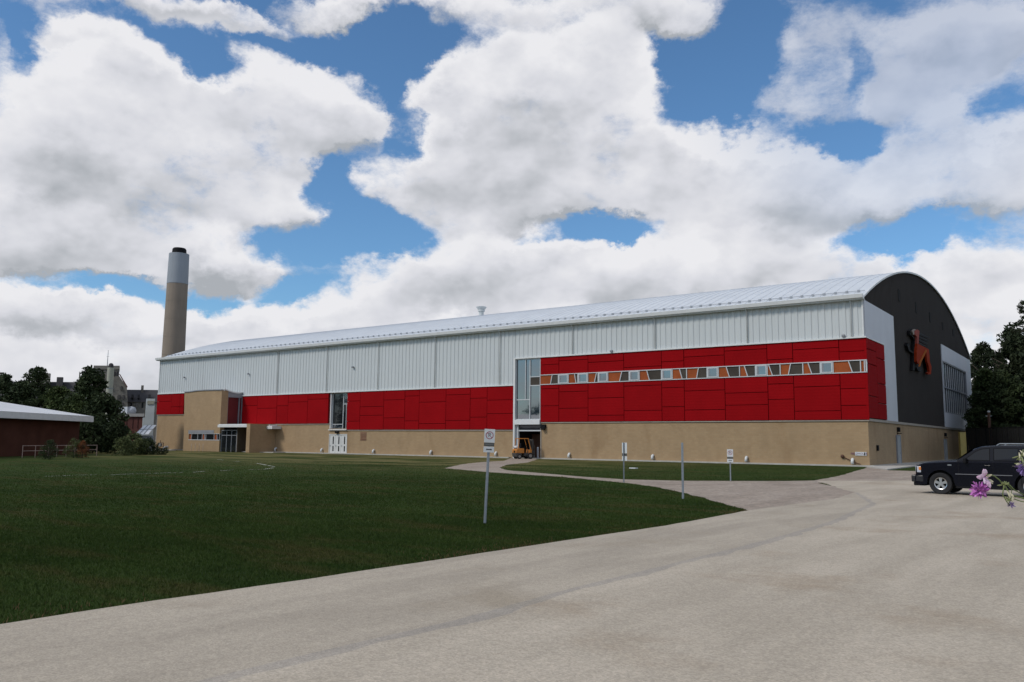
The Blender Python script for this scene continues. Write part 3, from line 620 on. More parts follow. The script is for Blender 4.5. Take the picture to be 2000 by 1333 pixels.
# ribbon window: frame, orange and bronze spandrels, opening lights
ys = -.20
zt, zb = zst, zsb; strip = [('o', 1057, 1080.5, 1077.4), ('d', 1080, 1092.5, 1092.5), ('w', 1093, 1112, 1112), ('o', 1112, 1124, 1127), ('d', 1124, 1130.5, 1130.5), ('w', 1131, 1150, 1150), ('o', 1150, 1167, 1163), ('d', 1167, 1170, 1170), ('w', 1170, 1189, 1189), ('o', 1189, 1216.4, 1211.8), ('d', 1216, 1230.5, 1230.5), ('w', 1230.5, 1250.3, 1250.3), ('o', 1250, 1265, 1270), ('d', 1265, 1293.5, 1293.5), ('w', 1293.5, 1314.5, 1314.5), ('o', 1314.5, 1328.8, 1334), ('d', 1329, 1342.6, 1342.6), ('o', 1342.6, 1366, 1362), ('d', 1366, 1382.5, 1382.5), ('w', 1382.5, 1404.5, 1404.5), ('o', 1404.5, 1420, 1426), ('d', 1420, 1446, 1446), ('o', 1446, 1455.4, 1461.6), ('d', 1455, 1477, 1477), ('w', 1477, 1500, 1500), ('o', 1500, 1503, 1510), ('d', 1503, 1525.3, 1525.3), ('o', 1525.3, 1546, 1541), ('d', 1546, 1569.6, 1569.6), ('o', 1569.6, 1579.8, 1586.8), ('d', 1580, 1603.5, 1603.5), ('w', 1603.5, 1628.5, 1628.5), ('o', 1628.5, 1659, 1666), ('d', 1659, 1682.3, 1682.3), ('o', 1682.3, 1690, 1690)]
rw = P_(MB().box((XD1, ys-.04, zt-.02), (.16, -.0, zt+.06)).box((XD1, ys-.04, zb-.06), (.16, 0, zb+.02)).box((.05, ys-.04, zb), (.16, 0, zt)), 'ribbon_window', ALU)
px0 = px0b = 1057
XX = lambda p: onY(p, 725).x
for (k_, a, t1, b1) in strip:
    at_, ab_ = XX(px0), XX(px0b); bt, bb = XX(t1), XX(b1)
    if k_ in 'od':
        MB().prism([(at_, ys+.05, zt), (bt, ys+.05, zt), (bb, ys+.05, zb), (ab_, ys+.05, zb)], (0, .08, 0)).build('coloured_pane', ORANGE if k_ == 'o' else BROWN, rw)
    else:
        w = MB().box((at_+.05, ys-.07, zb+.03), (bt-.05, ys, zb+.12)).box((at_+.05, ys-.07, zt-.12), (bt-.05, ys, zt-.03)).box((at_+.05, ys-.07, zb+.12), (at_+.16, ys, zt-.12)).box((bt-.14, ys-.07, zb+.12), (bt-.05, ys, zt-.12)).build('opening_window', ALU, rw)
        o = MB().box((at_+.17, ys-.03, zb+.13), (bt-.15, ys, zt-.13)).build('glass_pane', GLASS, rw)
        MB().box((at_+.17, ys-.05, zb+.13), (at_+.30, ys-.031, zt-.13)).build('hinge_stile', GREY, rw)
    w = .042; MB().prism([(bt-w, ys-.03, zt), (bt+w, ys-.03, zt), (bb+w, ys-.03, zb), (bb-w, ys-.03, zb)], (0, .1, 0)).build('mullion', ALU, rw)
    px0, px0b = t1, b1
# tall window over the overhead door
zw0 = onY(1030, 820.5).z; X = lambda p: onY(p, 770).x
tw = P_(MB().box((XD0+.13, -.1, ZR-.12), (XD1-.0, .1, ZR-.001)).box((XD0+.13, -.1, zw0), (XD1, .1, zw0+.1)).box((XD0+.13, -.1, zw0+.1), (XD0+.2, .1, ZR-.12)).box((XD1-.09, -.1, zw0+.1), (XD1-.01, .1, ZR-.12)), 'tall_window', ALU)
xa, xb = X(1026.8), X(1035.6); zm = onY(1015, 781.4).z; zp0, zp1 = onY(1045, 753.3).z, onY(1045, 736.5).z
for (x0, x1, z0, z1) in ((XD0+.2, xa, zm, ZR-.12), (xa, xb, zm, ZR-.12), (XD0+.2, xb, zw0+.1, zm), (xb, XD1-.09, zw0+.1, zp0), (xb, XD1-.09, zp1, ZR-.12)): MB().box((x0+.005, .02, z0), (x1-.005, .05, z1)).build('pane', GLASS, tw)
MB().box((xb, .0, zp0), (XD1-.09, .05, zp1)).build('bronze_pane', BROWN, tw)
for b in (((xa-.04, -.08, zm), (xa+.04, .06, ZR-.12)), ((xb-.05, -.082, zw0+.1), (xb+.05, .06, ZR-.12)), ((XD0+.2, -.078, zm-.05), (xb, .06, zm+.05)), ((xb, -.078, zp0-.06), (XD1-.09, .06, zp0+.04)), ((xb, -.078, zp1-.04), (XD1-.09, .06, zp1+.05))): MB().box(*b).build('mullion', ALU, tw)
P_(MB().box((XD0+.13, -.28, zw0-.52), (XD1+.02, .1, zw0-.003)), 'lintel', TRIM)
# overhead door opening: rails, transom, raised leaf, brown inner door, jamb
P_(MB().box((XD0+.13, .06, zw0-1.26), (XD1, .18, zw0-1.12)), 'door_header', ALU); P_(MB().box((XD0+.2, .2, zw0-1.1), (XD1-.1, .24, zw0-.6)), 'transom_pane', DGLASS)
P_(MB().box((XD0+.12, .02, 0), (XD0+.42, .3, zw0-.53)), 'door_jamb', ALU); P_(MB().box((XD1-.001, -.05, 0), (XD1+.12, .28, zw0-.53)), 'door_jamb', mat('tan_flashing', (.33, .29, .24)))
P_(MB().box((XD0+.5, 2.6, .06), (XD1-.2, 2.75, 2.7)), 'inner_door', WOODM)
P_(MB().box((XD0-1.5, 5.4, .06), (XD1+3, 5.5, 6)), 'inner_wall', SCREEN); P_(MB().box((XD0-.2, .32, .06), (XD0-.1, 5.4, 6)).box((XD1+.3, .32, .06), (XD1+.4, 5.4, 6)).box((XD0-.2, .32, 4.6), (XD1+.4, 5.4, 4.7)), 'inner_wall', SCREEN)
P_(MB().box((XD1+.15, -.3, 3.3), (XD1+.75, -.02, 3.75)).box((XD1+.3, -.45, 3.15), (XD1+.7, -.2, 3.35)), 'wall_lamp', BLACK, bevel=.04)
# triple window and triple door
z0, z1 = onY(660, 839).z, ZL-.03; X = lambda p: onY(p, 805).x
P_(MB().box((XT0, .0, z0), (XT0+.14, .5, z1)).box((XT0, -.22, z0-.12), (XT1, .5, z0)).box((XT1-.06, .0, z0), (XT1, .5, z1)).box((XT0, 0, z1), (XT1, .5, z1+.03)), 'window_reveal', TRIM)
tw = P_(MB().box((XT0+.14, .3, z0), (XT0+.24, .4, z1)).box((XT1-.16, .3, z0), (XT1-.06, .4, z1)).box((XT0+.24, .3, z1-.1), (XT1-.16, .4, z1)).box((XT0+.24, .3, z0), (XT1-.16, .4, z0+.1)), 'foyer_window', ALU)
xa, xb = X(667), X(673); zm, zn = onY(672, 789.5).z, onY(655, 829).z
for (x0, x1, a, b, m_) in ((XT0+.24, xa, zn, z1-.1, DGLASS), (XT0+.24, xa, z0+.1, zn, GLASS), (xa, XT1-.16, zm, z1-.1, GLASS), (xa, xb, z0+.1, zm, DGLASS), (xb, XT1-.16, z0+.1, zm, GLASS)): MB().box((x0+.005, .34, a), (x1-.005, .37, b)).build('pane', m_, tw)
for b in (((xa-.05, .29, z0+.1), (xa+.05, .38, z1-.1)), ((xb-.03, .292, z0+.1), (xb+.03, .38, zm)), ((xa, .29, zm-.04), (XT1-.16, .38, zm+.04)), ((XT0+.24, .29, zn-.04), (xa, .38, zn+.04))): MB().box(*b).build('mullion', ALU, tw)
DW = mat('white_door', (.60, .60, .58), .5, .06, 3)
xw = (XT1-XT0-.2)/3
P_(MB().box((XT0, -.04, .0), (XT0+.1, .2, 2.62)).box((XT1-.1, -.04, 0), (XT1, .2, 2.62)).box((XT0+.1, -.04, 2.52), (XT1-.1, .2, 2.62)), 'door_frame', DW)
for i in range(3):
    x0 = XT0+.1+i*xw; d = P_(MB().box((x0+.015, .02, .02), (x0+xw-.015, .08, 2.5)), 'door', DW)
    for (a, b) in ((.35, 1.05), (1.3, 2.3)): MB().box((x0+xw*.55, -.002, a), (x0+xw*.72, .03, b)).build('vision_panel', DGLASS, d)
    MB().box((x0+.1, -.03, 1.0), (x0+.22, .03, 1.12)).build('handle', GALV, d)
P_(MB().box((XT0+1.35, -.3, 2.72), (XT0+1.9, -.0, 3.02)), 'wall_lamp', BLACK, bevel=.04)
v = onY(704, 846).z; lv = P_(MB().box((onY(704, 850).x, -.06, v), (onY(716, 850).x, .0, v+.07)).box((onY(704, 850).x, -.06, onY(704, 859).z-.07), (onY(716, 850).x, 0, onY(704, 859).z)), 'air_grille', LOUVRE)
for i in range(5): z = onY(704, 859).z+.06+i*(v-onY(704, 859).z-.08)/5; MB().box((onY(704, 850).x+.02, -.05, z), (onY(716, 850).x-.02, 0, z+.07)).build('slat', LOUVRE, lv)
# white spouts along the wall foot
for p in ((540, 882), (630, 885), (731, 887.5), (843, 891), (970, 893), (1113, 896), (1276, 899.5), (1459, 902), (1666, 903.5)):
    q = onY(p[0], p[1]-4); x = q.x
    P_(MB().tube([(x, .02, .62), (x-.0, -.14, .60), (x, -.24, .5), (x, -.27, .2)], .13, 10), 'drain_spout', TRIM, smooth=True)
q = onY(1646, 893); P_(MB().ball((q.x, -.12, .85), .16).tube([(q.x, -.1, .85), (q.x+.9, -.12, .4), (q.x+1.5, -.12, .2)], .035, 6), 'hose_bib', WOODM)
for (px, py) in ((363, 738), (488, 731), (692, 718), (1197, 687), (1649, 657)): q = onY(px, py); P_(MB().box((q.x-.14, -.42, q.z-.1), (q.x+.14, -.2, q.z+.12)).box((q.x-.05, -.2, q.z-.05), (q.x+.05, -.1, q.z+.05)), 'flood_light', GREY, bevel=.03)
# ridge ventilator
yv = 20.; q = onY(940, 617, yv); zb_ = arch(yv)
P_(MB().tube([(q.x, yv, zb_-.2), (q.x, yv, zb_+.75)], .36, 14).tube([(q.x, yv, zb_+.68), (q.x, yv, zb_+.98)], .52, 14).tube([(q.x, yv, zb_+1.0), (q.x, yv, zb_+1.36), (q.x, yv, zb_+1.48)], [.56, .80, .4], 14), 'ridge_ventilator', CLAD, smooth=False)
# small name plate at the corner
q0, q1 = onY(1670.5, 890), onY(1693.5, 883.5); sg = P_(MB().box((q0.x, -.06, q0.z), (-.22, -.0, q1.z)), 'wall_sign', SIGNW)
cz = (q0.z+q1.z)/2; tm = text_mb('FIELDHOUSE', .24, .003).xf(Matrix.Translation(((q0.x-.5)/2, -.066, cz)) @ Matrix.Rotation(math.pi/2, 4, 'X')); tm.build('lettering', mat('sign_purple', (.13, .03, .12)), sg)
MB().box((-.42, -.07, cz-.12), (-.32, -.061, cz+.12)).build('sign_mark', SIGNB, sg)
# entrance tower: brick prow with curved parapet
d_ = 3.66; XL = onY(360.5, 820, -d_).x; zc = [(360.5, 767), (370, 766.5), (384, 764.5), (400, 763.4), (416, 763), (432.5, 762.8)]
top = [(onY(a, b, -d_).x, onY(a, b, -d_).z) for a, b in zc]; top[-1] = (XS, top[-1][1])
body = [(XL, 0)]+[(XS, 0)]+[(a, b) for a, b in top[::-1]]
xe = onY(434, 860, -d_).x
xn0, xn1, zn0, zn1 = onY(369, 845, -d_).x, XS, onY(400, 859, -d_).z, onY(400, 848, -d_).z
# front leaf is built around the ribbon window
mb = MB(); mb.prism([(XL, -d_, 0), (XS, -d_, 0), (XS, -d_, zn0), (XL, -d_, zn0)], (0, .3, 0)); mb.prism([(XL, -d_, zn1), (XS, -d_, zn1)]+[(a, -d_, b) for a, b in top[::-1]], (0, .3, 0)); mb.box((XL, -d_, zn0), (xn0, -d_+.3, zn1)); mb.box((XL, -d_+.3, 0), (XL+.3, -.01, top[0][1])); P_(mb, 'tower_wall', BRICK)
zs0 = top[-1][1]; zfa = zs0-.95; zcan = 3.95
P_(MB().box((XS-.3, -d_+.3, zcan), (XS, -d_+1.1, zs0-.02)).box((XS-.3, -d_+.3, 0), (XS, -d_+.7, zcan)), 'tower_wall', BRICK)
P_(MB().box((XS-.25, -d_+1.1, zfa), (XS, -.02, zs0-.15)), 'grey_fascia', GREY)
rr = P_(MB().box((XS-.2, -d_+1.1, zcan), (XS-.08, -d_+1.2, zfa)).box((XS-.2, -.62, zcan), (XS-.02, -.5, zfa)).box((XS-.2, -.14, zcan), (XS-.02, -.02, zfa)), 'side_window', GREY)
MB().box((XS-.3, -d_+1.2, zcan), (XS-.26, -.62, zfa)).build('pane', DARKRED, rr); MB().box((XS-.3, -.5, zcan), (XS-.26, -.14, zfa)).build('pane', DARKRED, rr)
mb = MB()
for (a, b) in zip(top, top[1:]): mb.prism([(a[0], -d_-.12, a[1]+.003), (b[0], -d_-.12, b[1]+.003), (b[0], -d_-.12, b[1]+.14), (a[0], -d_-.12, a[1]+.14)], (0, .5, 0))
P_(mb, 'parapet_cap', GREY)
mb = MB(); ny = 8
for i in range(ny):
    u0, u1 = i/ny, (i+1)/ny; f = lambda u: zs0+.12-.45*math.sin(min(1, u*1.15)*math.pi*.62)+.55*max(0, u-.8)
    y0, y1 = -d_+.38+(d_-.4)*u0, -d_+.38+(d_-.4)*u1; mb.prism([(XS-.25, y0, f(u0)), (XS-.25, y1, f(u1)), (XS-.25, y1, f(u1)+.16), (XS-.25, y0, f(u0)+.16)], (.35, 0, 0))
P_(mb, 'parapet_cap', TRIM); P_(MB().box((XL+.3, -d_+.3, top[0][1]-.4), (XS-.3, -.02, top[0][1]-.2)), 'tower_roof', GREY)
nw = P_(MB().box((xn0, -d_-.03, zn1-.001), (xn1+.002, -d_+.2, zn1+.06)).box((xn0, -d_-.03, zn0-.1), (xn1+.002, -d_+.2, zn0-.001)), 'ribbon_window', ALU)
P_(MB().box((xn0-.1, -d_-.05, zn1+.07), (onY(418, 845, -d_).x, -d_-.002, zn1+.55)), 'grey_band', GREY)
seq = [('o', 369, 374.5, 373.5), ('g', 374, 386, 386), ('g', 387, 395, 395), ('o', 395, 399, 400), ('g', 399.5, 402, 402), ('g', 402, 418, 418), ('o', 418, 423.5, 424.5), ('g', 424, 434, 434)]; a0 = a1 = 369
for (k_, s0, t1, b1) in seq:
    q = [onY(v_, 853, -d_).x for v_ in (a0, t1, b1, a1)]; q = [min(v_, XS-.01) for v_ in q]
    MB().prism([(q[0], -d_+.1, zn1), (q[1], -d_+.1, zn1), (q[2], -d_+.1, zn0), (q[3], -d_+.1, zn0)], (0, .05, 0)).build('pane', ORANGE if k_ == 'o' else DGLASS, nw)
    MB().prism([(q[1]-.05, -d_-.01, zn1), (q[1], -d_-.01, zn1), (q[2], -d_-.01, zn0), (q[2]-.05, -d_-.01, zn0)], (0, .1, 0)).build('mullion', ALU, nw); a0, a1 = t1, b1
# porch: canopies, pier, glazed doors
yp = -d_-.7
cA0, cA1 = onY(425, 831, yp).x, onY(482, 831, yp).x; pz = zcan-.12
P_(MB().box((cA0, yp, pz-.35), (cA1, -.02, pz)).box((cA0+.1, yp+.1, pz), (cA1-.2, -.03, pz+.1)), 'canopy', TRIM)
pA1 = onY(487.5, 860, yp).x
P_(MB().box((cA1+.003, yp, 0), (pA1, -.02, pz+.12)), 'brick_pier', BRICK)
cB1 = onY(531.5, 831, -1.6).x; P_(MB().box((pA1+.01, -1.6, pz-.55), (cB1, -.02, pz-.12)).box((pA1+.3, -1.4, pz-.12), (cB1-1., -.05, pz+.05)), 'canopy', TRIM)
dx0 = XS-.02; dx1 = cA1
yd = -d_+.35; xd = onY(463.5, 860, yd).x
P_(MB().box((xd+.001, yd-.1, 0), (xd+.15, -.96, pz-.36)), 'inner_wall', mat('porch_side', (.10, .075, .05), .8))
ed = P_(MB().box((XS+.01, yd-.1, 0), (XS+.12, yd+.05, 3.1)).box((xd-.12, yd-.1, 0), (xd, yd+.05, 3.1)).box((XS+.12, yd-.1, 3.), (xd-.12, yd+.05, 3.12)).box((XS+.12, yd-.1, 2.3), (xd-.12, yd+.05, 2.4)), 'entrance_doors', GREY)
nn = 3
for i in range(nn):
    a = XS+.12+(xd-.12-XS-.12)*i/nn; b = XS+.12+(xd-.12-XS-.12)*(i+1)/nn
    MB().box((a+.05, yd-.03, .1), (b-.05, yd, 2.3)).build('pane', DGLASS, ed); MB().box((a+.03, yd-.03, 2.4), (b-.03, yd, 3.0)).build('pane', DGLASS, ed)
    if i: MB().box((a-.04, yd-.09, 0), (a+.04, yd+.04, 3.)).build('mullion', GREY, ed)
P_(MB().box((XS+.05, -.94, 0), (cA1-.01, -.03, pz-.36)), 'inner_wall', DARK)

# ---------- relief emblem on the gable (a winged heraldic beast, layered plates)
em = thing('wall_emblem', (.15, 22.5, 9.8), 'orange and black winged beast emblem fixed to the charcoal gable wall', 'emblem')
def plate(pts, x0, x1, m, name):
    q = [onX(a, b, .1) for a, b in pts]; mb = MB().prism([(x0, p.y, p.z) for p in q], (x1-x0, 0, 0)); return mb.build(name, m, em)
def EX(pts): return [(1660+.195*a, 520+.195*b) for a, b in pts]
plate(EX([(570, 650), (600, 632), (640, 645), (652, 670), (636, 790), (700, 805), (742, 838), (752, 900), (790, 1030), (775, 1052), (742, 1000), (720, 900), (706, 850), (690, 850), (650, 960), (690, 1040), (680, 1058), (652, 1048), (632, 1010), (612, 1050), (598, 1045), (606, 960), (606, 880), (560, 850), (545, 800), (548, 770), (562, 790), (565, 835), (605, 868), (610, 800), (615, 740), (590, 700), (572, 690)]), .13, .40, BLACK, 'outline_plate')
plate(EX([(600, 650), (625, 640), (645, 655), (640, 700), (636, 780), (620, 780), (620, 715), (600, 690)]), .41, .62, mat('pale_red_plate', (.28, .07, .055), .8, spec=.1), 'head_plate'); plate(EX([(578, 655), (600, 635), (628, 645), (612, 690), (590, 690)]), .405, .55, mat('silver_plate', (.28, .24, .21), .7, spec=.15), 'beak_plate')
plate(EX([(620, 780), (640, 790), (690, 815), (706, 838), (640, 975), (628, 985), (612, 960), (610, 860)]), .41, .66, mat('red_orange_plate', (.27, .030, .008), .8, spec=.06), 'chest_plate')
plate(EX([(690, 812), (738, 838), (745, 900), (748, 960), (765, 1010), (760, 1085), (730, 1088), (722, 1072), (745, 1060), (738, 1015), (722, 960), (712, 870), (700, 838)]), .42, .64, mat('red_orange_plate', (.24, .022, .006)), 'hind_leg_plate')
plate(EX([(700, 838), (712, 850), (655, 960), (640, 1010), (628, 1010), (636, 960)]), .67, .72, mat('amber_plate', (.32, .09, .015), .8, spec=.06), 'edge_plate')
for i in range(4):
    y0 = 668+i*31; x1 = 752-i*8; plate(EX([(646, y0), (x1, y0+48), (x1-3, y0+60), (646, y0+15)]), .41, .55, BLACK, 'wing_feather')
    plate(EX([(648, y0+16), (x1-4, y0+61), (x1-6, y0+66), (648, y0+23)]), .41, .52, mat('feather_grey', (.045, .04, .04), .8, spec=.1), 'wing_feather')

# ------------------------------------------------------------------ chimney stack behind the hall
DCH = 190.
def zat(px, py, D): return at(px, py, D).z
cb_ = at(339, 700, DCH); ct = at(350, 497, DCH); rt_, rb_ = 18.6/FPX*DCH, 20.8/FPX*DCH
def rad(z): return rb_+(rt_-rb_)*(z-cb_.z)/(ct.z-cb_.z)
ch = thing('chimney_stack', (ct.x, ct.y, 0), 'tall round concrete chimney with grey painted top and black cap', 'chimney')
zpt = zat(346, 557, DCH); c0 = Vector((ct.x, ct.y, 0)); hh = 0
for k_ in range(9):          # cast lifts, each a hair proud of the next
    za, zb_ = zpt*k_/9, zpt*(k_+1)/9; MB().tube([c0+Vector((0, 0, za)), c0+Vector((0, 0, zb_-.12)), c0+Vector((0, 0, zb_-.1)), c0+Vector((0, 0, zb_))], [rad(za), rad(zb_-.12), rad(zb_)-.03, rad(zb_)-.03], 64, cap=False).build('concrete_lift', CONCRETE_STACK, ch)
MB().tube([c0+Vector((0, 0, zpt)), c0+Vector((0, 0, ct.z))], [rad(zpt)+.04, rt_], 40).build('painted_top', STACKTOP, ch, smooth=False)
MB().tube([c0+Vector((0, 0, ct.z-.2)), c0+Vector((0, 0, ct.z+.2)), c0+Vector((0, 0, ct.z+1.1)), c0+Vector((0, 0, ct.z+1.35))], [rt_*.72, rt_*.72, rt_*.69, rt_*.60], 32).build('cap', BLACK, ch)

# ------------------------------------------------------------------ low brick building on the left
Dl = 92.
C0 = onG(153, 876.5); C0 = Vector((at(153, 870, Dl).x, at(153, 870, Dl).y, 0)); zt_ = zat(153, 824, Dl)
uL = (Vector((at(0, 870, 78).x, at(0, 870, 78).y, 0))-C0).normalized(); vL = Vector((uL.y, -uL.x, 0)); vL = vL if vL.dot(Vector((_F[0], _F[1], 0))) > 0 else -vL
LL, DD = 46, 26
lb = thing('brick_outbuilding', tuple(C0), 'low dark red brick building with a white sloping roof at the left edge', 'building')
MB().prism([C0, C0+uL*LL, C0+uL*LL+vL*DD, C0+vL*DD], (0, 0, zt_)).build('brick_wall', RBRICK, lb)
e0 = 1.0; zf0, zf1 = zt_+.0, zt_+.62
E_ = [C0-uL*e0-vL*e0, C0+uL*(LL+e0)-vL*e0, C0+uL*(LL+e0)+vL*(DD+e0), C0-uL*e0+vL*(DD+e0)]
MB().prism([p+Vector((0, 0, zf0)) for p in E_], (0, 0, .6)).build('fascia', TRIM, lb)
rise = 2.75; rA, rB = C0+uL*DD/2+vL*DD/2+Vector((0, 0, zf1+rise)), C0+uL*(LL-DD/2)+vL*DD/2+Vector((0, 0, zf1+rise)); E2 = [p+Vector((0, 0, zf1)) for p in E_]
mb = MB(); mb.poly([E2[0], E2[1], rB, rA]); mb.poly([E2[1], E2[2], rB]); mb.poly([E2[2], E2[3], rA, rB]); mb.poly([E2[3], E2[0], rA]); mb.build('hip_roof', mat('white_membrane', (.62, .63, .64), .6, .06, .4), lb)
# pipe rail fence in front of it
fp = [at(45, 870, 74), at(70, 870, 76), at(95, 870, 78), at(112, 870, 79.5), at(130, 870, 81), at(147, 870, 82.5), at(190, 866, 86)]
fp = [Vector((p.x, p.y, 0)) for p in fp]; rf = thing('pipe_rail_fence', tuple(fp[0]), 'rusty white pipe rail fence in front of the low brick building', 'fence')
RUST = mat('rusty_pipe', (.30, .22, .19), .7, .3, 6)
for p in fp: MB().tube([p, p+Vector((0, 0, 1.12))], .032, 6).build('post', RUST, rf)
for h in (1.08, .62): MB().tube([p+Vector((0, 0, h)) for p in fp], .024, 6).build('rail', RUST, rf)

# ------------------------------------------------------------------ old stone college far behind
DS = 260.
def q3(px, py, D=DS): return at(px, py, D)
dirb = Vector((_R0[0], _R0[1], 0)); _q = ray(240, 800); dep = Vector((_q[0], _q[1], 0)).normalized()
def block(parent, x0, x1, ytop, D, depth, m, name, zbot=0.):
    a, b = q3(x0, ytop, D), q3(x1, ytop, D); z = (a.z+b.z)/2; a = Vector((a.x, a.y, zbot)); b = Vector((b.x, b.y, zbot))
    return MB().prism([a, b, b+dep*depth, a+dep*depth], (0, 0, z-zbot)).build(name, m, parent)
col = thing('stone_college', (q3(200, 800).x, q3(200, 800).y, 0), 'old grey stone college with slate roofs and square tower beyond the left trees', 'building')
block(col, -60, 160, 792, DS+6, 14, STONE, 'stone_wall')
a, b = q3(-60, 790, DS+5), q3(163, 772, DS+5); zr = q3(100, 741).z
mb = MB(); z0_ = a.z-1.2
A_, B_ = Vector((a.x, a.y, z0_)), Vector((b.x, b.y, z0_)); mb.poly([A_, B_, B_+dep*8+Vector((0, 0, zr-z0_)), A_+dep*8+Vector((0, 0, zr-z0_))]); mb.poly([A_+dep*16, A_+dep*8+Vector((0, 0, zr-z0_)), B_+dep*8+Vector((0, 0, zr-z0_)), B_+dep*16]); mb.build('slate_roof', SLATE, col)
for (x0, x1, yt) in ((80, 98, 729.5), (111, 123, 737)): block(col, x0, x1, yt, DS+10, 3, STONE if x0 == 80 else SLATE, 'roof_chimney', 14.)
# tower, shoulders and gable
block(col, 184, 233, 720, DS, 9, STONE, 'tower'); block(col, 183, 234, 714.5, DS-.2, 9.4, STONE, 'parapet', q3(200, 722).z)
for (x0, y0, w, h) in ((190, 726, 4, 9), (198, 726, 4, 9), (221, 726, 4, 9), (228, 726, 3, 9), (221, 735, 4, 8)): block_ = MB(); a = q3(x0, y0, DS-.5); b = q3(x0+w, y0+h, DS-.5); block_.prism([(a.x, a.y, a.z), (b.x, b.y, a.z), (b.x, b.y, b.z), (a.x, a.y, b.z)], tuple(dep*.3)); block_.build('window', SLATE, col)
gp = [(175, 860), (175, 745), (196, 738), (233, 735), (248, 757), (252, 860)]
MB().prism([tuple(q3(x, y, DS-1)) for x, y in gp], tuple(dep*8)).build('gable_wall', STONE, col)
MB().prism([tuple(q3(x, y, DS-1.4)) for x, y in ((232.5, 731), (234.5, 731), (249.5, 756), (247.5, 758))], tuple(dep*.5)).build('gable_coping', mat('red_slate', (.10, .045, .04), .7), col)
for (x, y) in ((216.5, 752), (237, 755), (233, 772), (241, 772), (232, 787), (239, 787), (216, 770), (219, 800), (232, 803), (240, 803)):
    a, b = q3(x-1.6, y, DS-1.3), q3(x+1.6, y+8, DS-1.3); w = MB().prism([(a.x, a.y, a.z), (b.x, b.y, a.z), (b.x, b.y, b.z), (a.x, a.y, b.z)], tuple(dep*.4)).build('window', DGLASS, col)
    for xx in (-.35, ):
        a, b = q3(x-.2, y, DS-1.4), q3(x+.2, y+8, DS-1.4); MB().prism([(a.x, a.y, a.z), (b.x, b.y, a.z), (b.x, b.y, b.z), (a.x, a.y, b.z)], tuple(dep*.05)).build('glazing_bar', STONE, w)
# lower right wing
wg = thing('slate_roofed_wing', (q3(280, 820).x, q3(280, 820).y, 0), 'stone wing with steep dark slate roof between the tower and white hall', 'building')
block(wg, 245, 330, 784, DS+3, 12, STONE, 'stone_wall')
a, b = q3(245, 784, DS+2.5), q3(330, 786, DS+2.5); zr = q3(280, 758.5).z; z0_ = a.z-.2; A_, B_ = Vector((a.x, a.y, z0_)), Vector((b.x, b.y, z0_))
mb = MB(); mb.poly([A_, B_, B_+dep*7+Vector((0, 0, zr-z0_)), A_+dep*7+Vector((0, 0, zr-z0_))]); mb.poly([A_+dep*14, A_+dep*7+Vector((0, 0, zr-z0_)), B_+dep*7+Vector((0, 0, zr-z0_)), B_+dep*14]); mb.build('slate_roof', SLATE, wg)
block(wg, 276, 281, 753, DS+8, 1.2, STONE, 'roof_chimney', zr-2)
for i, x in enumerate((257, 268, 279, 290, 301)):
    a, b = q3(x-2.2, 787, DS+2.8), q3(x+2.2, 797, DS+2.8); MB().prism([(a.x, a.y, a.z), (b.x, b.y, a.z), (b.x, b.y, b.z), (a.x, a.y, b.z)], tuple(dep*.3)).build('window', DGLASS, wg)
for x in (259, 271, 292): a, b = q3(x-2, 771, DS+3), q3(x+2, 778, DS+3); MB().prism([(a.x, a.y, a.z), (b.x, b.y, a.z), (b.x, b.y, b.z), (a.x, a.y, b.z)], tuple(dep*2)).build('dormer', SLATE, wg)
# pale round flue tower, mast
DF = 235.; fl = at(212.5, 780, DF); ft = at(213, 718, DF); r = 6./FPX*DF
f = thing('pale_flue_tower', (fl.x, fl.y, 0), 'slim pale round flue with dark cowl standing before the stone tower', 'flue')
MB().tube([(fl.x, fl.y, 0), (fl.x, fl.y, ft.z)], r, 20).build('shaft', mat('pale_render', (.34, .34, .28), .7, .08, .5), f, smooth=False)
MB().ball((fl.x, fl.y, ft.z+.55), (r*.8, r*.8, .8), seg=14).tube([(fl.x, fl.y, ft.z), (fl.x, fl.y, ft.z+.5)], r*.8, 14).build('cowl', SLATE, f, smooth=True)
for z in (ft.z-6, ft.z-12): MB().tube([(fl.x, fl.y, z), (fl.x, fl.y, z+.25)], r*1.05, 20).build('band', GREY, f)
a, b = at(209.5, 715, DS), at(210.5, 684, DS); m_ = thing('radio_mast', (a.x, a.y, a.z), 'thin mast on top of the stone tower', 'mast'); MB().tube([tuple(a), (a.x, a.y, b.z)], [.13, .06], 6).build('pole', GREY, m_)
MB().tube([(a.x-.8, a.y, b.z-2), (a.x+.8, a.y, b.z-2)], .04, 5).build('crossbar', GREY, m_)
# red brick annexe with white parapet, steel duct and glass awning beside the hall
DB = 150.
rbk = thing('red_brick_annexe', (at(250, 850, DB).x, at(250, 850, DB).y, 0), 'small red brick block with pale parapet behind the bushes', 'building')
block(rbk, 221, 281, 814, DB, 8, mat('red_annexe_brick', (.095, .026, .020), .8, .15, .8), 'brick_wall'); block(rbk, 220, 282, 808, DB-.2, 8.4, mat('pale_coping', (.33, .32, .31), .7), 'parapet', zat(250, 814, DB))
for x in (236, 248, 260, 270): a, b = at(x-.3, 815, DB-.1), at(x+.3, 838, DB-.1); MB().prism([(a.x, a.y, a.z), (b.x, b.y, a.z), (b.x, b.y, b.z), (a.x, a.y, b.z)], tuple(dep*.2)).build('joint_strip', SLATE, rbk)
ac = thing('rooftop_air_unit', tuple(at(252, 806, DB+3)), 'pale rounded air handling unit on the roof of the brick annexe', 'air unit')
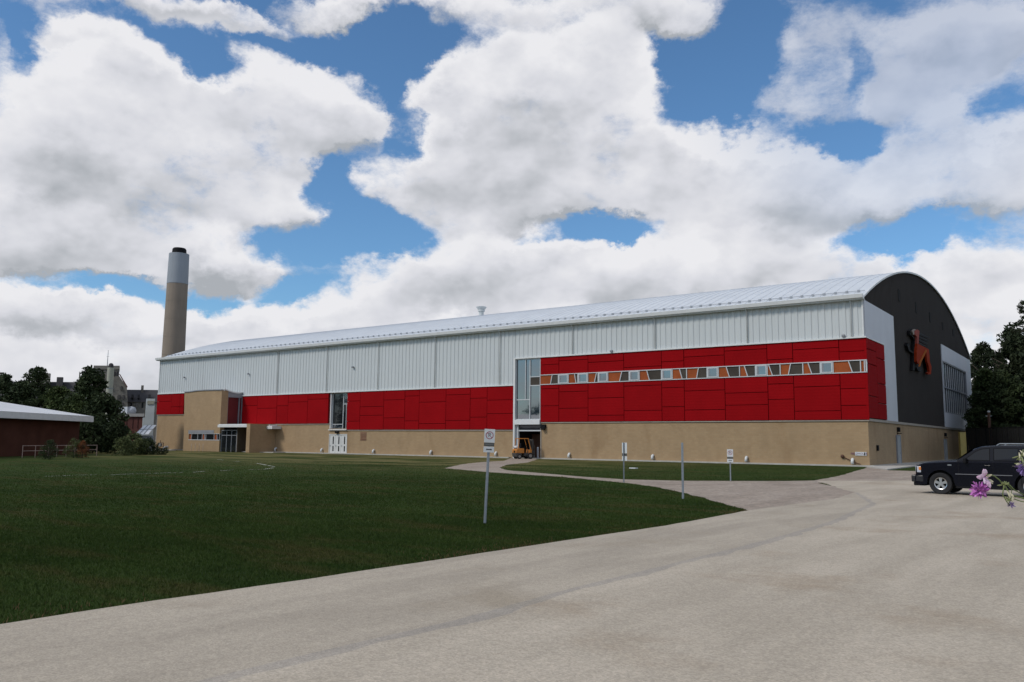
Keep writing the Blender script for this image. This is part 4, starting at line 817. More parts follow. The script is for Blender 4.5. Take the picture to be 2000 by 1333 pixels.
a = at(256, 808, DB+3); MB().ball((a.x, a.y, a.z+.5), (.9, .9, .8)).tube([(a.x-.2, a.y, a.z-.1), (a.x-.2, a.y, a.z+1)], .35, 8).build('cowl', mat('pale_unit', (.45, .47, .5), .5), ac, smooth=True)
a = at(247, 808, DB+3); MB().box((a.x-1.8, a.y-.5, a.z-.1), (a.x+1.1, a.y+1, a.z+1.2)).build('casing', mat('pale_unit', (.45, .47, .5)), ac)
DT = 128.
sd = thing('white_steel_duct', (at(295, 850, DT).x, at(295, 850, DT).y, 0), 'tall white panelled steel duct against the far end of the sports hall', 'duct')
block(sd, 286.5, 303, 779, DT, 2.5, mat('duct_white', (.42, .45, .45), .5, .1, .4), 'casing', 2.); block(sd, 279.5, 287, 816, DT, 2.5, mat('duct_white', (.42, .45, .45)), 'casing', 2.)
for (y0, y1, m_) in ((783, 790, 'pale_yellow'), (804, 812, 'pale_yellow')): a, b = at(288, y0, DT-.2), at(301, y1, DT-.2); MB().prism([(a.x, a.y, a.z), (b.x, b.y, a.z), (b.x, b.y, b.z), (a.x, a.y, b.z)], tuple(dep*.15)).build('access_panel', mat(m_, (.30, .29, .22), .6), sd)
DA = 122.
aw = thing('glazed_awning', (at(285, 850, DA).x, at(285, 850, DA).y, 0), 'white sloping gridded awning on grey walls beside the hall corner', 'awning')
P4 = [at(281, 833, DA+3), at(305, 832, DA+3), at(290, 849.5, DA), at(264, 850, DA)]; AWM = mat('awning_white', (.62, .64, .66), .4, .05, 2)
MB().prism([tuple(p) for p in P4], (0, 0, .12)).build('roof_sheet', AWM, aw)
for u in (.33, .66): a, b = P4[0].lerp(P4[1], u), P4[3].lerp(P4[2], u); MB().tube([a+Vector((0, 0, .16)), b+Vector((0, 0, .16))], .06, 4).build('glazing_bar', GREY, aw)
for v in (.5,): a, b = P4[0].lerp(P4[3], v), P4[1].lerp(P4[2], v); MB().tube([a+Vector((0, 0, .16)), b+Vector((0, 0, .16))], .06, 4).build('glazing_bar', GREY, aw)
block(aw, 268, 300, 851, DA+.5, 4, GREY, 'side_wall')

# ------------------------------------------------------------------ trees
def foliage_mat(name, c1, c2):
    m = bpy.data.materials.new(name); m.use_nodes = True; t = m.node_tree; b = t.nodes['Principled BSDF']; b.inputs['Roughness'].default_value = .75; b.inputs['Specular IOR Level'].default_value = .2
    geo = N(t, 'ShaderNodeNewGeometry'); n_ = soft_noise(t, geo.outputs['Position'], .45, 3); r_ = N(t, 'ShaderNodeTexWhiteNoise', noise_dimensions='3D'); t.links.new(vmth(t, 'SNAP', geo.outputs['Position'], (.25, .25, .25)), r_.inputs['Vector'])
    c = mixc(t, mapr(t, n_, .35, .65, 0, 1), c1, c2); c = mixc(t, .45, c, mixc(t, r_.outputs['Value'], tuple(.55*x for x in c1), tuple(1.6*x for x in c2)))
    t.links.new(c, b.inputs['Base Color']); MATS[name] = m; return m
FOL = [foliage_mat('leaf_dark', (.018, .030, .012), (.035, .050, .017)), foliage_mat('leaf_mid', (.028, .046, .014), (.052, .072, .02)), foliage_mat('leaf_pine', (.014, .022, .011), (.026, .036, .015)), foliage_mat('leaf_bush', (.045, .065, .022), (.085, .10, .035)), foliage_mat('leaf_rust', (.09, .035, .015), (.17, .06, .02))]
BARK = mat('bark', (.05, .038, .028), .9, .3, 4)
def leaf_quads(C, size, seed, droop=0.):
    g_ = np.random.default_rng(seed); n_ = len(C); a = g_.normal(size=(n_, 3)); a /= np.linalg.norm(a, axis=1)[:, None]; b = np.cross(a, g_.normal(size=(n_, 3))); b /= np.linalg.norm(b, axis=1)[:, None]
    s = size*g_.uniform(.5, 1.25, n_)[:, None]; return np.stack([C-a*s, C+a*s*.9+b*s*.35, C+b*s*.9], 1).reshape(-1, 3)
def crown_points(h, r, zb, n, seed, kind):
    shape = 'c' if kind == 'cone' else 'r'; kind = 'round' if kind == 'cone' else kind
    g_ = np.random.default_rng(seed); pts = []
    if kind == 'round':
        nl = 70; lob = []
        for _ in range(nl):
            u = g_.uniform(0, 1); z = zb+(h-zb)*u; prof = (math.sin(math.pi*min(1, .16+.84*u)**.85)**.55 if shape == 'r' else (min(1, 1.5*(1-u)+.06))*(.75+.25*min(1, u*4))); th = g_.uniform(0, 2*math.pi); rr_ = r*prof*math.sqrt(g_.uniform(.1, 1)); lob.append((rr_*math.cos(th), rr_*math.sin(th), z, r*g_.uniform(.16, .36)))
        for (x, y, z, q) in lob:
            k_ = n//nl; d = g_.normal(size=(k_, 3)); d /= np.linalg.norm(d, axis=1)[:, None]; rad_ = q*g_.uniform(.55, 1.08, k_)**.6; pts.append(np.array([x, y, z])+d*rad_[:, None]*np.array([1, 1, .8]))
    else:   # conifer: whorls of boughs
        tiers = int((h-zb)/1.0); 
        for t_ in range(tiers):
            z = zb+(h-zb)*t_/tiers; u = (z-zb)/(h-zb); R_ = r*(1-u)**.85*g_.uniform(.75, 1.1)+.25; nb = 9
            for b_ in range(nb):
                th = g_.uniform(0, 2*math.pi); L_b = R_*g_.uniform(.6, 1.12); k_ = max(4, int(n/(tiers*nb)*(.35+1.3*(1-u)))); s = np.sqrt(g_.uniform(0, 1, k_)); sp_ = g_.normal(0, .16+.10*R_, (k_, 3))*np.array([1, 1, .5])*(1.15-s[:, None]*.6)
                base = np.stack([np.cos(th)*L_b*s, np.sin(th)*L_b*s, z-L_b*s*(.10 if kind == 'pine' else .32)+.5*(s**2)*L_b*.35], 1); pts.append(base+sp_)
    return np.concatenate(pts)
def tree(px, py, D, w_px, label, seed, kind='round', fm=0, name='tree', group=None, n=5200, zb=.12, leaf=None, ybase=None):
    p = at(px, py, D); top = p.z; base = Vector((p.x, p.y, 0)); r = w_px/2/FPX*D
    t_ = thing(name, tuple(base), label, 'bush' if 'bush' in name or 'shrub' in name else 'tree', group)
    pts = crown_points(top, r, top*zb, n, seed, kind)+np.array([base.x, base.y, 0]); pts = pts[pts[:, 2] > .02]
    o = tri_mesh('crown', leaf_quads(pts, leaf or max(.12, min(.6, r*.11)), seed), FOL[fm], None, None); o.parent = t_; o.matrix_parent_inverse = t_.matrix_basis.inverted()
    g_ = random.Random(seed); mb = MB(); rt0 = max(.05, top*.022); mb.tube([base, base+Vector((g_.uniform(-.2, .2), 0, top*.4)), base+Vector((g_.uniform(-.3, .3), g_.uniform(-.3, .3), top*.9))], [rt0, rt0*.7, rt0*.15], 8)
    for k_ in range(7):
        z = top*g_.uniform(.2, .75); th = g_.uniform(0, 6.28); e = base+Vector((math.cos(th)*r*.7, math.sin(th)*r*.7, z+top*.12)); mb.tube([base+Vector((0, 0, z)), base.lerp(e, .5)+Vector((0, 0, z*.5+.1)), e], [rt0*.4, rt0*.25, rt0*.08], 5)
    mb.build('trunk', BARK, t_, smooth=True); return t_
TL = 'trees left of the hall'; TR_ = 'trees behind the dark fence'
tree(12, 736, 135, 90, 'broad dark tree cut by the left edge of the view', 1, group=TL)
tree(72, 722, 128, 72, 'dark tree with a small pointed tip rising above the slate ridge, second from the left', 2, 'round', 0, group=TL, n=7000)
tree(45, 757, 120, 80, 'lower round dark tree between the two leftmost taller ones', 3, group=TL)
tree(118, 764, 122, 95, 'low wide mid green tree in the middle of the left row', 4, fm=1, group=TL)
tree(178, 722, 122, 90, 'tallest bushy tree directly in front of the stone tower', 5, group=TL, n=8000, fm=0)
tree(150, 776, 112, 76, 'round tree close above the corner of the white roof', 6, fm=1, group=TL)
tree(205, 780, 106, 90, 'rounded tree at the right end of the row, before the red annexe', 7, group=TL, n=6000)
tree(185, 820, 98, 70, 'low dark tree beside the low brick building corner', 8, group=TL)
tree(228, 826, 100, 56, 'low dark shrubby tree just left of the pale bushes', 9, group=TL)
BG = 'bushes along the far side of the lawn'
tree(262, 849, 92, 52, 'pale feathery green bush below the white awning', 10, fm=3, name='bush', n=2600, zb=.03, group=BG)
tree(288, 859, 94, 46, 'low dark green bush at the corner of the hall', 11, fm=0, name='bush', n=1800, zb=.03, group=BG)
tree(243, 857, 88, 44, 'small grey green bush left of the pale feathery one', 12, fm=3, name='bush', n=1600, zb=.03, group=BG)
tree(98, 861, 70, 34, 'round green bush in front of the pipe rail fence', 13, fm=0, name='bush', n=2200, zb=.02, group=BG, leaf=.07)
tree(146, 858, 76, 34, 'green bush beside the rust coloured shrub', 14, fm=3, name='bush', n=2000, zb=.02, group=BG, leaf=.07)
tree(162, 863, 76, 25, 'rust red shrub at the corner of the low brick building', 15, fm=4, name='shrub', n=1600, zb=.02, leaf=.07)
for i, (px, py) in enumerate(((300, 873), (308, 874), (316, 874.5), (324, 875))): tree(px, py, 95, 11, ['low dark plant nearest the hall corner', 'low dark plant, second from the bushes', 'low dark plant below the gas pipes', 'low dark plant farthest right along the hall wall'][i], 20+i, name='foundation_shrub', n=350, zb=.02, leaf=.08, group='low plants at the hall foot')
R_SPEC = [(1903, 681, 150, 46, 'cone', 2, 'dark pine immediately right of the arched roof'), (1921, 674, 140, 66, 'round', 2, 'dark pine with a tufted round top, second from the hall'), (1950, 688, 128, 70, 'cone', 2, 'dark tree between the tufted pine and the tall one'), (1982, 646, 118, 120, 'cone', 2, 'tall dark conifer highest in the group behind the fence'),
          (1925, 728, 112, 74, 'round', 1, 'lighter green leafy tree close to the hall corner'), (2012, 660, 108, 110, 'round', 2, 'broad dark tree at the right edge'), (1960, 735, 104, 90, 'round', 0, 'low broad tree behind the brown utility pole'), (1915, 770, 104, 60, 'round', 0, 'low dark tree squeezed between hall wall and fence'), (1995, 750, 98, 90, 'round', 0, 'low dark tree at the right edge above the fence')]
for i, (px, py, D, w, kd, fm, lb_) in enumerate(R_SPEC): tree(px, py, D, w, lb_, 40+i, kd, fm, group=TR_, n=11000, zb=.05)
sp_t = tree(2046, 470, 62, 84, 'spruce with bare drooping bough tips reaching in at the right edge', 60, 'spruce', 2, name='spruce_tree', n=30000, zb=.10, leaf=.17)
sb = at(2046, 800, 62)
for k_, (px, py) in enumerate(((1988, 599), (1991, 607), (1994, 590), (1996, 619), (1990, 628), (1970, 643.5), (1978, 647))):
    e = at(px, py, 60); s0 = Vector((sb.x, sb.y, e.z+1.0)); mid = s0.lerp(e, .55)+Vector((0, 0, -.35)); mb = MB().tube([s0, mid, e], [.07, .04, .012], 5); b_ = mb.build('bough', BARK, sp_t)
    g_ = np.random.default_rng(90+k_); u = g_.uniform(.35, 1, 210)**.8; A_ = np.array(mid); E_3 = np.array(e); pts = A_[None]*(1-u[:, None])+E_3[None]*u[:, None]+g_.normal(0, .07, (210, 3)); pts[:, 2] -= np.abs(g_.normal(0, .13 if py > 640 else .06, 210)); q = tri_mesh('needle_spray', leaf_quads(pts, .085, 90+k_), FOL[2], 'stuff', None); q.parent = b_; 
# far woods: ring of foliage round the whole site
g_ = np.random.default_rng(5); na = 34000; th = g_.uniform(0, 2*np.pi, na); rr_ = g_.uniform(380, 430, na); hmax = 9+5*np.sin(th*9)+3.5*np.sin(th*23+1)+2.5*np.sin(th*57); hmax = np.where(np.sin(th) < -.2, hmax+15, hmax); z = np.abs(g_.uniform(0, 1, na))*hmax
tag(tri_mesh('distant_woods', leaf_quads(np.stack([rr_*np.cos(th)-20, rr_*np.sin(th), z], 1), 2.6, 5), FOL[0]), kind='stuff')

dep = Vector((_F[0], _F[1], 0)).normalized()
# ------------------------------------------------------------------ black screened fence on the right with yellow post
DFN = 96.
f0, f1 = at(1888, 860, DFN), at(2040, 860, DFN-14); f0 = Vector((f0.x, f0.y, 0)); f1 = Vector((f1.x, f1.y, 0)); ztop = zat(1890, 838, DFN)
fe = thing('screened_fence', tuple(f0), 'tall black screened fence behind the parked vehicle', 'fence'); du = (f1-f0); nrm_ = Vector((-du.y, du.x, 0)).normalized()
npan = 7
for i in range(npan+1):
    p = f0+du*i/npan; MB().tube([p, p+Vector((0, 0, ztop+.08))], .05, 8).build('post', BLACK, fe)
    if i < npan:
        q = f0+du*(i+1)/npan; mb = MB(); n_ = 10
        for k_ in range(n_): a, b = p.lerp(q, (k_+.03)/n_), p.lerp(q, (k_+.97)/n_); o_ = nrm_*.03*(k_ % 2); mb.prism([a+o_+Vector((0, 0, .05)), b+o_+Vector((0, 0, .05)), b+o_+Vector((0, 0, ztop)), a+o_+Vector((0, 0, ztop))], tuple(nrm_*.02))
        mb.build('screen_panel', SCREEN, fe)
MB().tube([f0+Vector((0, 0, ztop+.03)), f1+Vector((0, 0, ztop+.03))], .04, 6).build('top_rail', BLACK, fe)
a, b = at(1875.5, 860, DFN+1), at(1887.5, 860, DFN+1); a = Vector((a.x, a.y, 0)); b = Vector((b.x, b.y, 0)); h = zat(1880, 845.5, DFN+1)
yp_ = thing('yellow_gate_pillar', tuple(a), 'flat yellow gate pillar at the near end of the black fence', 'pillar'); MB().prism([a, b, b+dep*.4, a+dep*.4], (0, 0, h)).build('post', YEL, yp_, bevel=.02); MB().prism([a+Vector((0, 0, h)), b+Vector((0, 0, h)), b+dep*.42+Vector((0, 0, h)), a+dep*.42+Vector((0, 0, h))], (0, 0, .06)).build('cap', YEL, yp_)
a = at(1935, 870, 100); t_ = zat(1935, 806, 100); up_ = thing('utility_pole', (a.x, a.y, 0), 'short brown pole with small white lamp before the dark trees', 'pole'); MB().tube([(a.x, a.y, 0), (a.x, a.y, t_)], .17, 8).build('pole', mat('pole_wood', (.11, .055, .035), .8), up_)
MB().ball((a.x, a.y, t_+.1), (.18, .18, .13)).build('lamp_head', SIGNW, up_, smooth=True); MB().box((a.x-.35, a.y-.06, t_-.45), (a.x+.3, a.y+.06, t_-.38)).build('crossarm', SIGNW, up_)

# ------------------------------------------------------------------ signs on the lawn
def upost(mb, x0, z1, w=.036):
    """U-channel sign post, open side to the back"""
    mb.box((-w/2, -.004, -.3), (w/2, .0, z1)); mb.box((-w/2-.012, -.0, -.3), (-w/2+.002, .03, z1)); mb.box((w/2-.002, -.0, -.3), (w/2+.012, .03, z1)); mb.box((-.008, -.009, -.3), (.008, -.0045, z1)); return mb
def ring(mb, cx, cz, r0, r1, y, n=36, m=None):
    for k_ in range(n):
        a, b = 2*math.pi*k_/n, 2*math.pi*(k_+1)/n; mb.poly([(cx+r0*math.cos(a), y, cz+r0*math.sin(a)), (cx+r1*math.cos(a), y, cz+r1*math.sin(a)), (cx+r1*math.cos(b), y, cz+r1*math.sin(b)), (cx+r0*math.cos(b), y, cz+r0*math.sin(b))])
def sign_group(px, pyb, pyt, label, rz, plates, tilt=0, group='fire route sign posts', ptop=None, w=.26):
    p = onG(px, pyb); s = thing('sign_post', (p.x, p.y, 0), label, 'sign', group, rz); s.rotation_euler = (0, tilt, rz); M0 = s.matrix_basis
    pz = at(px, pyt, float((np.array(p)-CAM)@_F)).z
    local(upost(MB(), 0, (ptop or pz)), 'post', GALV, s)
    if plates:
        zt_s = pz; H1, H2, H3, gp_ = w*1.26, w*.29, w*.50, .012
        bd = local(MB().box((-w/2, -.035, zt_s-H1), (w/2, -.03, zt_s)), 'no_parking_plate', SIGNW, s, bevel=.001)
        if plates == 'front':
            cz_ = zt_s-H1*.46; mb = MB(); ring(mb, 0, cz_, w*.30, w*.365, -.0365); q = w*.03; mb.poly([(-w*.235, -.0367, cz_+w*.20), (-w*.20, -.0367, cz_+w*.235), (w*.235, -.0367, cz_-w*.20), (w*.20, -.0367, cz_-w*.235)]); local(mb, 'prohibition_ring', SIGNR, bd)
            local(text_mb('P', w*.55, .0005).xf(Matrix.Translation((0, -.0362, cz_-w*.0)) @ Matrix.Rotation(math.pi/2, 4, 'X')), 'lettering', SIGNB, bd)
        b2 = local(MB().box((-w/2+.004, -.033, zt_s-H1-H2-gp_), (w/2-.004, -.029, zt_s-H1-gp_*.3)), 'fire_route_plate', SIGNG, s)
        if plates == 'front': local(text_mb('FIRE ROUTE', w*.155, .0005).xf(Matrix.Translation((0, -.0345, zt_s-H1-H2/2-gp_*.6)) @ Matrix.Rotation(math.pi/2, 4, 'X')), 'lettering', mat('sign_pale_text', (.30, .31, .30)), b2)
        b3 = local(MB().box((-w/2-.003, -.035, zt_s-H1-H2-H3-.03), (w/2-.003, -.03, zt_s-H1-H2-.02)), 'arrow_plate', SIGNW, s)
        if plates == 'front':
            za = zt_s-H1-H2-H3/2-.025; a = w*.29; hh_ = w*.05; mb = MB(); mb.poly([(-a*.7, -.0362, za-hh_), (a*.7, -.0362, za-hh_), (a*.7, -.0362, za+hh_), (-a*.7, -.0362, za+hh_)]); mb.poly([(-a, -.0364, za), (-a*.6, -.0364, za-hh_*2), (-a*.6, -.0364, za+hh_*2)]); mb.poly([(a, -.0364, za), (a*.6, -.0364, za+hh_*2), (a*.6, -.0364, za-hh_*2)]); local(mb, 'arrow', SIGNB, b3)
    return s
vr = lambda px, pyb: math.atan2((onG(px, pyb)-Vector(CAM)).x, -(-(onG(px, pyb)-Vector(CAM)).y))*-1
sign_group(947, 1023, 838, 'no parking sign with double arrow on a steel post, nearest on the lawn', vr(947, 1023)+.12, 'front', tilt=math.radians(2.3), w=.25)
sign_group(1427, 940, 878, 'small distant no parking sign on the strip of lawn before the block wall', vr(1427, 940)+.05, 'front', w=.30)
sign_group(1219, 943, 865, 'narrow sign seen from behind its post at the gravel path edge', vr(1219, 943)+math.pi-.95, 'back', w=.40)
p = onG(1334, 975); s = thing('bare_post', (p.x, p.y, 0), 'bare galvanised channel post without a sign near the gravel apron', 'post', None, vr(1334, 975)); local(upost(MB(), 0, at(1334, 865, float((np.array(p)-CAM)@_F)).z, .05), 'post', GALV, s)
# bollard at the overhead door
q = onY(1050.5, 890, -.6); b_ = thing('steel_bollard', (q.x, -.6, 0), 'round grey steel bollard at the right side of the open overhead door', 'bollard'); MB().tube([(q.x, -.6, 0), (q.x, -.6, 1.22), (q.x, -.6, 1.29)], [.11, .11, .05], 14).build('post', mat('bollard_grey', (.30, .32, .36), .5), b_, smooth=False); MB().tube([(q.x, -.6, 0), (q.x, -.6, .05)], .17, 14).build('base', CONC, b_)
# bike rack loops and gas meter by the tower
rk = thing('bicycle_rack', (onY(385, 875, -4.6).x, -4.6, 0), 'row of pale bicycle rack loops below the tower window', 'bicycle rack'); x0 = onY(374, 875, -4.6).x
for i in range(4):
    x = x0+i*.95; MB().tube([(x+.3*math.cos(t), -4.6-.2*math.cos(t), max(.0, .75+.35*math.sin(t)) if 0 < t < math.pi else .0) for t in [math.pi*k_/8 for k_ in range(9)]], .03, 6).build('loop', mat('rack_pale', (.42, .34, .28)), rk)
gm = thing('gas_meter', (onY(313, 870, -.8).x, -.8, 0), 'brown pipe frame of the gas meter at the left end of the hall', 'meter'); x = onY(309, 870, -.8).x
MB().tube([(x, -.8, 0), (x, -.8, 1.1), (x+1.5, -.8, 1.1), (x+1.5, -.8, 0)], .06, 6).tube([(x+.6, -.8, 0), (x+.6, -.8, 1.5)], .05, 6).tube([(x, -.8, .55), (x+1.5, -.8, .55)], .05, 6).build('pipework', mat('pipe_brown', (.10, .06, .045)), gm); MB().box((x+.4, -1.0, .55), (x+.95, -.65, 1.0)).build('meter_box', GREY, gm, bevel=.04)
q = onY(321, 877, -1.6); st = thing('white_drain_outlet', (q.x, -1.6, 0), 'white bent pipe outlet on the ground left of the tower', 'pipe'); MB().tube([(q.x, -1.0, .5), (q.x, -1.5, .45), (q.x+.1, -1.9, .1)], .18, 8).build('pipe', TRIM, st)
for i, (px, py) in enumerate(((1236, 916),)):
    p = onG(px, py); o = MB().prism([(p.x-.3, p.y, .01), (p.x+.25, p.y-.1, .01), (p.x+.35, p.y+.12, .01), (p.x-.1, p.y+.2, .01)], (0, 0, .07)).build('paper_scrap', SIGNW); tag(o, 'pale scrap of litter lying on the lawn strip before the hall', 'litter')

# ------------------------------------------------------------------ forklift
DFK = -2.6
fk0 = onY(1003, 898, DFK); fk = thing('forklift', (fk0.x+.25, DFK, 0), 'orange forklift with dark counterweight parked in the open overhead doorway', 'forklift', rz=math.radians(58))
# local frame: +X is forward (towards the doorway), origin under the rear
def lp(mb, n, m, par=fk, **k_): return local(mb, n, m, par, **k_)
cwp = [(-.15, .28), (.10, .20), (.75, .20), (.75, 1.08), (.05, 1.08), (-.12, .95), (-.2, .6)]
lp(MB().prism([(x, -.58, z) for x, z in [(-.18, .62), (.8, .62), (.8, 1.12), (.05, 1.12), (-.14, 1.0)]], (0, 1.16, 0)), 'engine_hood', FORKO, bevel=.05)
lp(MB().prism([(x, -.60, z) for x, z in [(-.12, .25), (.0, .18), (.5, .18), (.5, .615), (-.2, .615)]], (0, 1.2, 0)), 'counterweight', FORKD, bevel=.05)
for i in range(4): lp(MB().box((-.215, -.36, .70+i*.055), (-.16, .1, .725+i*.055)), 'grille_slot', BLACK)
lp(MB().box((.8, -.52, .3), (1.75, .52, .62)), 'chassis', FORKD, bevel=.03); lp(MB().box((1.45, -.52, .62), (1.72, .52, 1.0)), 'front_cowl', FORKO, bevel=.03)
st_ = lp(MB().box((.62, -.24, 1.12), (1.1, .24, 1.24)), 'seat', BLACK, bevel=.04); lp(MB().box((.50, -.24, 1.24), (.62, .24, 1.66)), 'backrest', BLACK, st_, bevel=.03)
gt = 2.18; gd = MB()
for y in (-.5, .5): gd.tube([(.12, y, 1.1), (.22, y, gt)], .045, 6).tube([(1.62, y, .95), (1.25, y, gt)], .045, 6)
for y in (-.5, .5): gd.tube([(.18, y, gt), (1.32, y, gt)], .045, 6)
for k_ in range(7): x = .2+k_*.18; gd.box((x-.02, -.5, gt-.03), (x+.02, .5, gt+.03))
lp(gd, 'overhead_guard', FORKO); lp(MB().tube([(-.02, -.3, 1.26), (-.02, .3, 1.26)], .15, 12).ball((-.02, -.3, 1.26), .15).ball((-.02, .3, 1.26), .15), 'gas_cylinder', mat('cylinder_white', (.6, .6, .6), .35), smooth=True)
lp(MB().tube([(1.3, 0, 1.25), (1.5, 0, 1.0)], .03, 6).tube([(1.28+.02*math.cos(a), .18*math.cos(a), 1.28+.18*math.sin(a)) for a in [k_*math.pi/6 for k_ in range(13)]], .018, 5), 'steering_wheel', BLACK)
for nm, x, r_, y in (('wheel', .25, .27, .50), ('wheel', .25, .27, -.50), ('wheel', 1.5, .34, .56), ('wheel', 1.5, .34, -.56)):
    w = lp(MB().tube([(x, y-.1, r_), (x, y+.1, r_)], r_, 20), nm, RUBBER, bevel=.03); lp(MB().tube([(x, y-.11, r_), (x, y+.11, r_)], r_*.52, 14), 'rim', mat('rim_grey', (.26, .24, .22)), w)
ms_ = MB()
for y in (-.34, .34): ms_.box((1.78, y-.05, .1), (1.9, y+.05, 2.15)); ms_.box((1.91, y-.04, .1), (1.98, y+.04, 2.1))
ms_.box((1.79, -.29, 2.0), (1.89, .29, 2.1)); ms_.box((1.79, -.29, 1.1), (1.89, .29, 1.2)); lp(ms_, 'mast', FORKD)
lp(MB().box((1.99, -.5, .4), (2.05, .5, .5)).box((1.99, -.5, .9), (2.05, .5, 1.0)).box((1.99, -.5, .5), (2.04, -.45, 1.5)).box((1.99, .45, .5), (2.04, .5, 1.5)).box((1.99, -.1, .5), (2.04, -.06, 1.5)), 'carriage', FORKD)
for y in (-.25, .25): lp(MB().box((2.05, y-.06, .08), (2.1, y+.06, .9)).box((2.1, y-.06, .08), (3.1, y+.06, .12)), 'fork', GALV)

# ------------------------------------------------------------------ dark sport utility vehicle
def make_suv(root):
    Lc, Hh, Wd = 5.10, 1.80, .94
    wf, wr_, Rw = .95, 3.97, .41        # wheel centres, radius
    def lz(mb, n, m, par=root, **k_): return local(mb, n, m, par, **k_)
    def arc(cx, r, n=12): return [(cx+r*math.cos(a), Rw+.02+r*math.sin(a)) for a in [math.pi*(1-k_/n) for k_ in range(n+1)]]
    # side outline, nose at x=0, going along the bottom to the tail and back over the top
    arcF = [(x, z) for x, z in arc(wf, .50) if z > .34]; arcR = [(x, z) for x, z in arc(wr_, .495) if z > .34]
    bottom = [(.10, .36)] + [(.16, .30), (wf-.50, .36)] + arcF + [(wf+.50, .36), (wf+.60, .30), (wr_-.60, .30), (wr_-.50, .36)] + arcR + [(wr_+.50, .36), (Lc-.2, .38), (Lc-.03, .45)]
    topl = [(Lc, .62), (Lc-.02, 1.05), (Lc-.06, 1.31), (4.3, 1.315), (3.0, 1.30), (1.75, 1.285), (1.55, 1.28), (1.25, 1.265), (.8, 1.235), (.4, 1.19), (.18, 1.13), (.08, 1.05), (.055, .75), (.02, .66), (.0, .56), (.03, .44)]
    out = bottom+topl; cxm, czm = 2.5, .75
    def ringpts(y, inset, squash):
        r = []
        for (x, z) in out:
            zz = z+(czm-z)*squash if z > .95 or z < .36 else z; xx = x+(cxm-x)*inset; 
            r.append((xx, y, zz))
        return r
    lay = [(-Wd, .010, .085), (-Wd+.02, .004, .04), (-Wd+.07, .0, .0), (-.72, -.0, -.02), (-.3, -.010, -.045), (0, -.013, -.05), (.3, -.010, -.045), (.72, -.0, -.02), (Wd-.07, .0, .0), (Wd-.02, .004, .04), (Wd, .010, .085)]
    mb = MB(); n = len(out); 
    for y, i_, s_ in lay: mb.v += ringpts(y, i_, s_)
    for k_ in range(len(lay)-1):
        for a in range(n): b = (a+1) % n; mb.f.append((k_*n+a, k_*n+b, (k_+1)*n+b, (k_+1)*n+a)); mb.m.append(0)
    mb.f.append(tuple(range(n))[::-1]); mb.f.append(tuple((len(lay)-1)*n+a for a in range(n))); mb.m += [0, 0]
    body = lz(mb, 'body', PAINT, smooth=True); md = body.modifiers.new('edge', 'EDGE_SPLIT'); md.split_angle = math.radians(32)
    # greenhouse: tapered cabin
    prof = [(1.46, 1.25), (2.14, 1.79), (2.36, 1.865), (3.0, 1.91), (3.9, 1.91), (4.55, 1.885), (4.78, 1.83), (5.02, 1.29)]
    def yw(z): return .88-.13*max(0, (z-1.28))/.6
    mb = MB(); m_ = len(prof)
    ys_ = [-1, -.93, -.6, 0, .6, .93, 1]
    for u in ys_:
        for (x, z) in prof: mb.v.append((x+.04*(u*u) if x < 2.5 else x-.04*u*u, yw(z)*u, z-(.02*u*u if z > 1.3 else 0)-(0.03 if abs(u) == 1 and z > 1.3 else 0)))
    for k_ in range(len(ys_)-1):
        for a in range(m_-1): mb.f.append((k_*m_+a, k_*m_+a+1, (k_+1)*m_+a+1, (k_+1)*m_+a)); mb.m.append(0)
    mb.f.append(tuple(range(m_))[::-1]); mb.f.append(tuple((len(ys_)-1)*m_+a for a in range(m_))); mb.m += [0, 0]
    cab = lz(mb, 'cabin', PAINT, smooth=True); md = cab.modifiers.new('edge', 'EDGE_SPLIT'); md.split_angle = math.radians(30)
    # windscreen and rear glass
    mb = MB(); f_ = lambda x, z, u: (x, yw(z)*u*.9, z)
    mb.poly([f_(1.54, 1.30, -1), f_(1.54, 1.30, 1), f_(2.08, 1.73, 1), f_(2.08, 1.73, -1)][::-1]); mb.v = [(a-.02, b, c+.022) for a, b, c in mb.v]; lz(mb, 'windscreen', SGLASS)
    wins = [[(1.80, 1.33), (2.20, 1.66), (2.42, 1.755), (2.68, 1.785), (2.68, 1.33)], [(2.82, 1.33), (2.82, 1.785), (3.62, 1.79), (3.62, 1.33)], [(3.74, 1.34), (3.74, 1.785), (4.50, 1.76), (4.74, 1.35)]]
    for sd_ in (-1, 1):
        for k_, wp_ in enumerate(wins):
            mb = MB(); pts = [(x, sd_*(yw(z)+.012-(.0 if z < 1.3 else .018)), z) for x, z in wp_]; mb.poly(pts if sd_ < 0 else pts[::-1]); lz(mb, 'side_window', SGLASS)
            ctr = [sum(p[0] for p in wp_)/len(wp_), sum(p[1] for p in wp_)/len(wp_)]
            mb = MB()
            for a, b in zip(pts, pts[1:]+pts[:1]): mb.tube([(a[0], a[1], a[2]), (b[0], b[1], b[2])], .014, 5)
            lz(mb, 'window_seal', BLACK)
        # door shut lines, handles, side moulding, rocker, rack rail, mirror
        yb = sd_*(Wd+.003)
        for x in (1.62, 2.80, 3.70): lz(MB().box((x-.006, yb-.004*sd_, .42), (x+.006, yb, 1.26)), 'shut_line', BLACK)
        for x in (2.62, 3.52): lz(MB().box((x-.1, yb, 1.12), (x+.1, yb+sd_*.03, 1.15)), 'door_handle', PAINT, bevel=.008)
        lz(MB().box((1.5, yb-.005*sd_, .78), (3.42, yb+sd_*.012, .805)), 'side_moulding', mat('moulding_grey', (.16, .16, .17), .35)); lz(MB().box((1.5, sd_*(Wd-.03), .26), (3.42, sd_*(Wd-.002), .34)), 'rocker', BLACK)
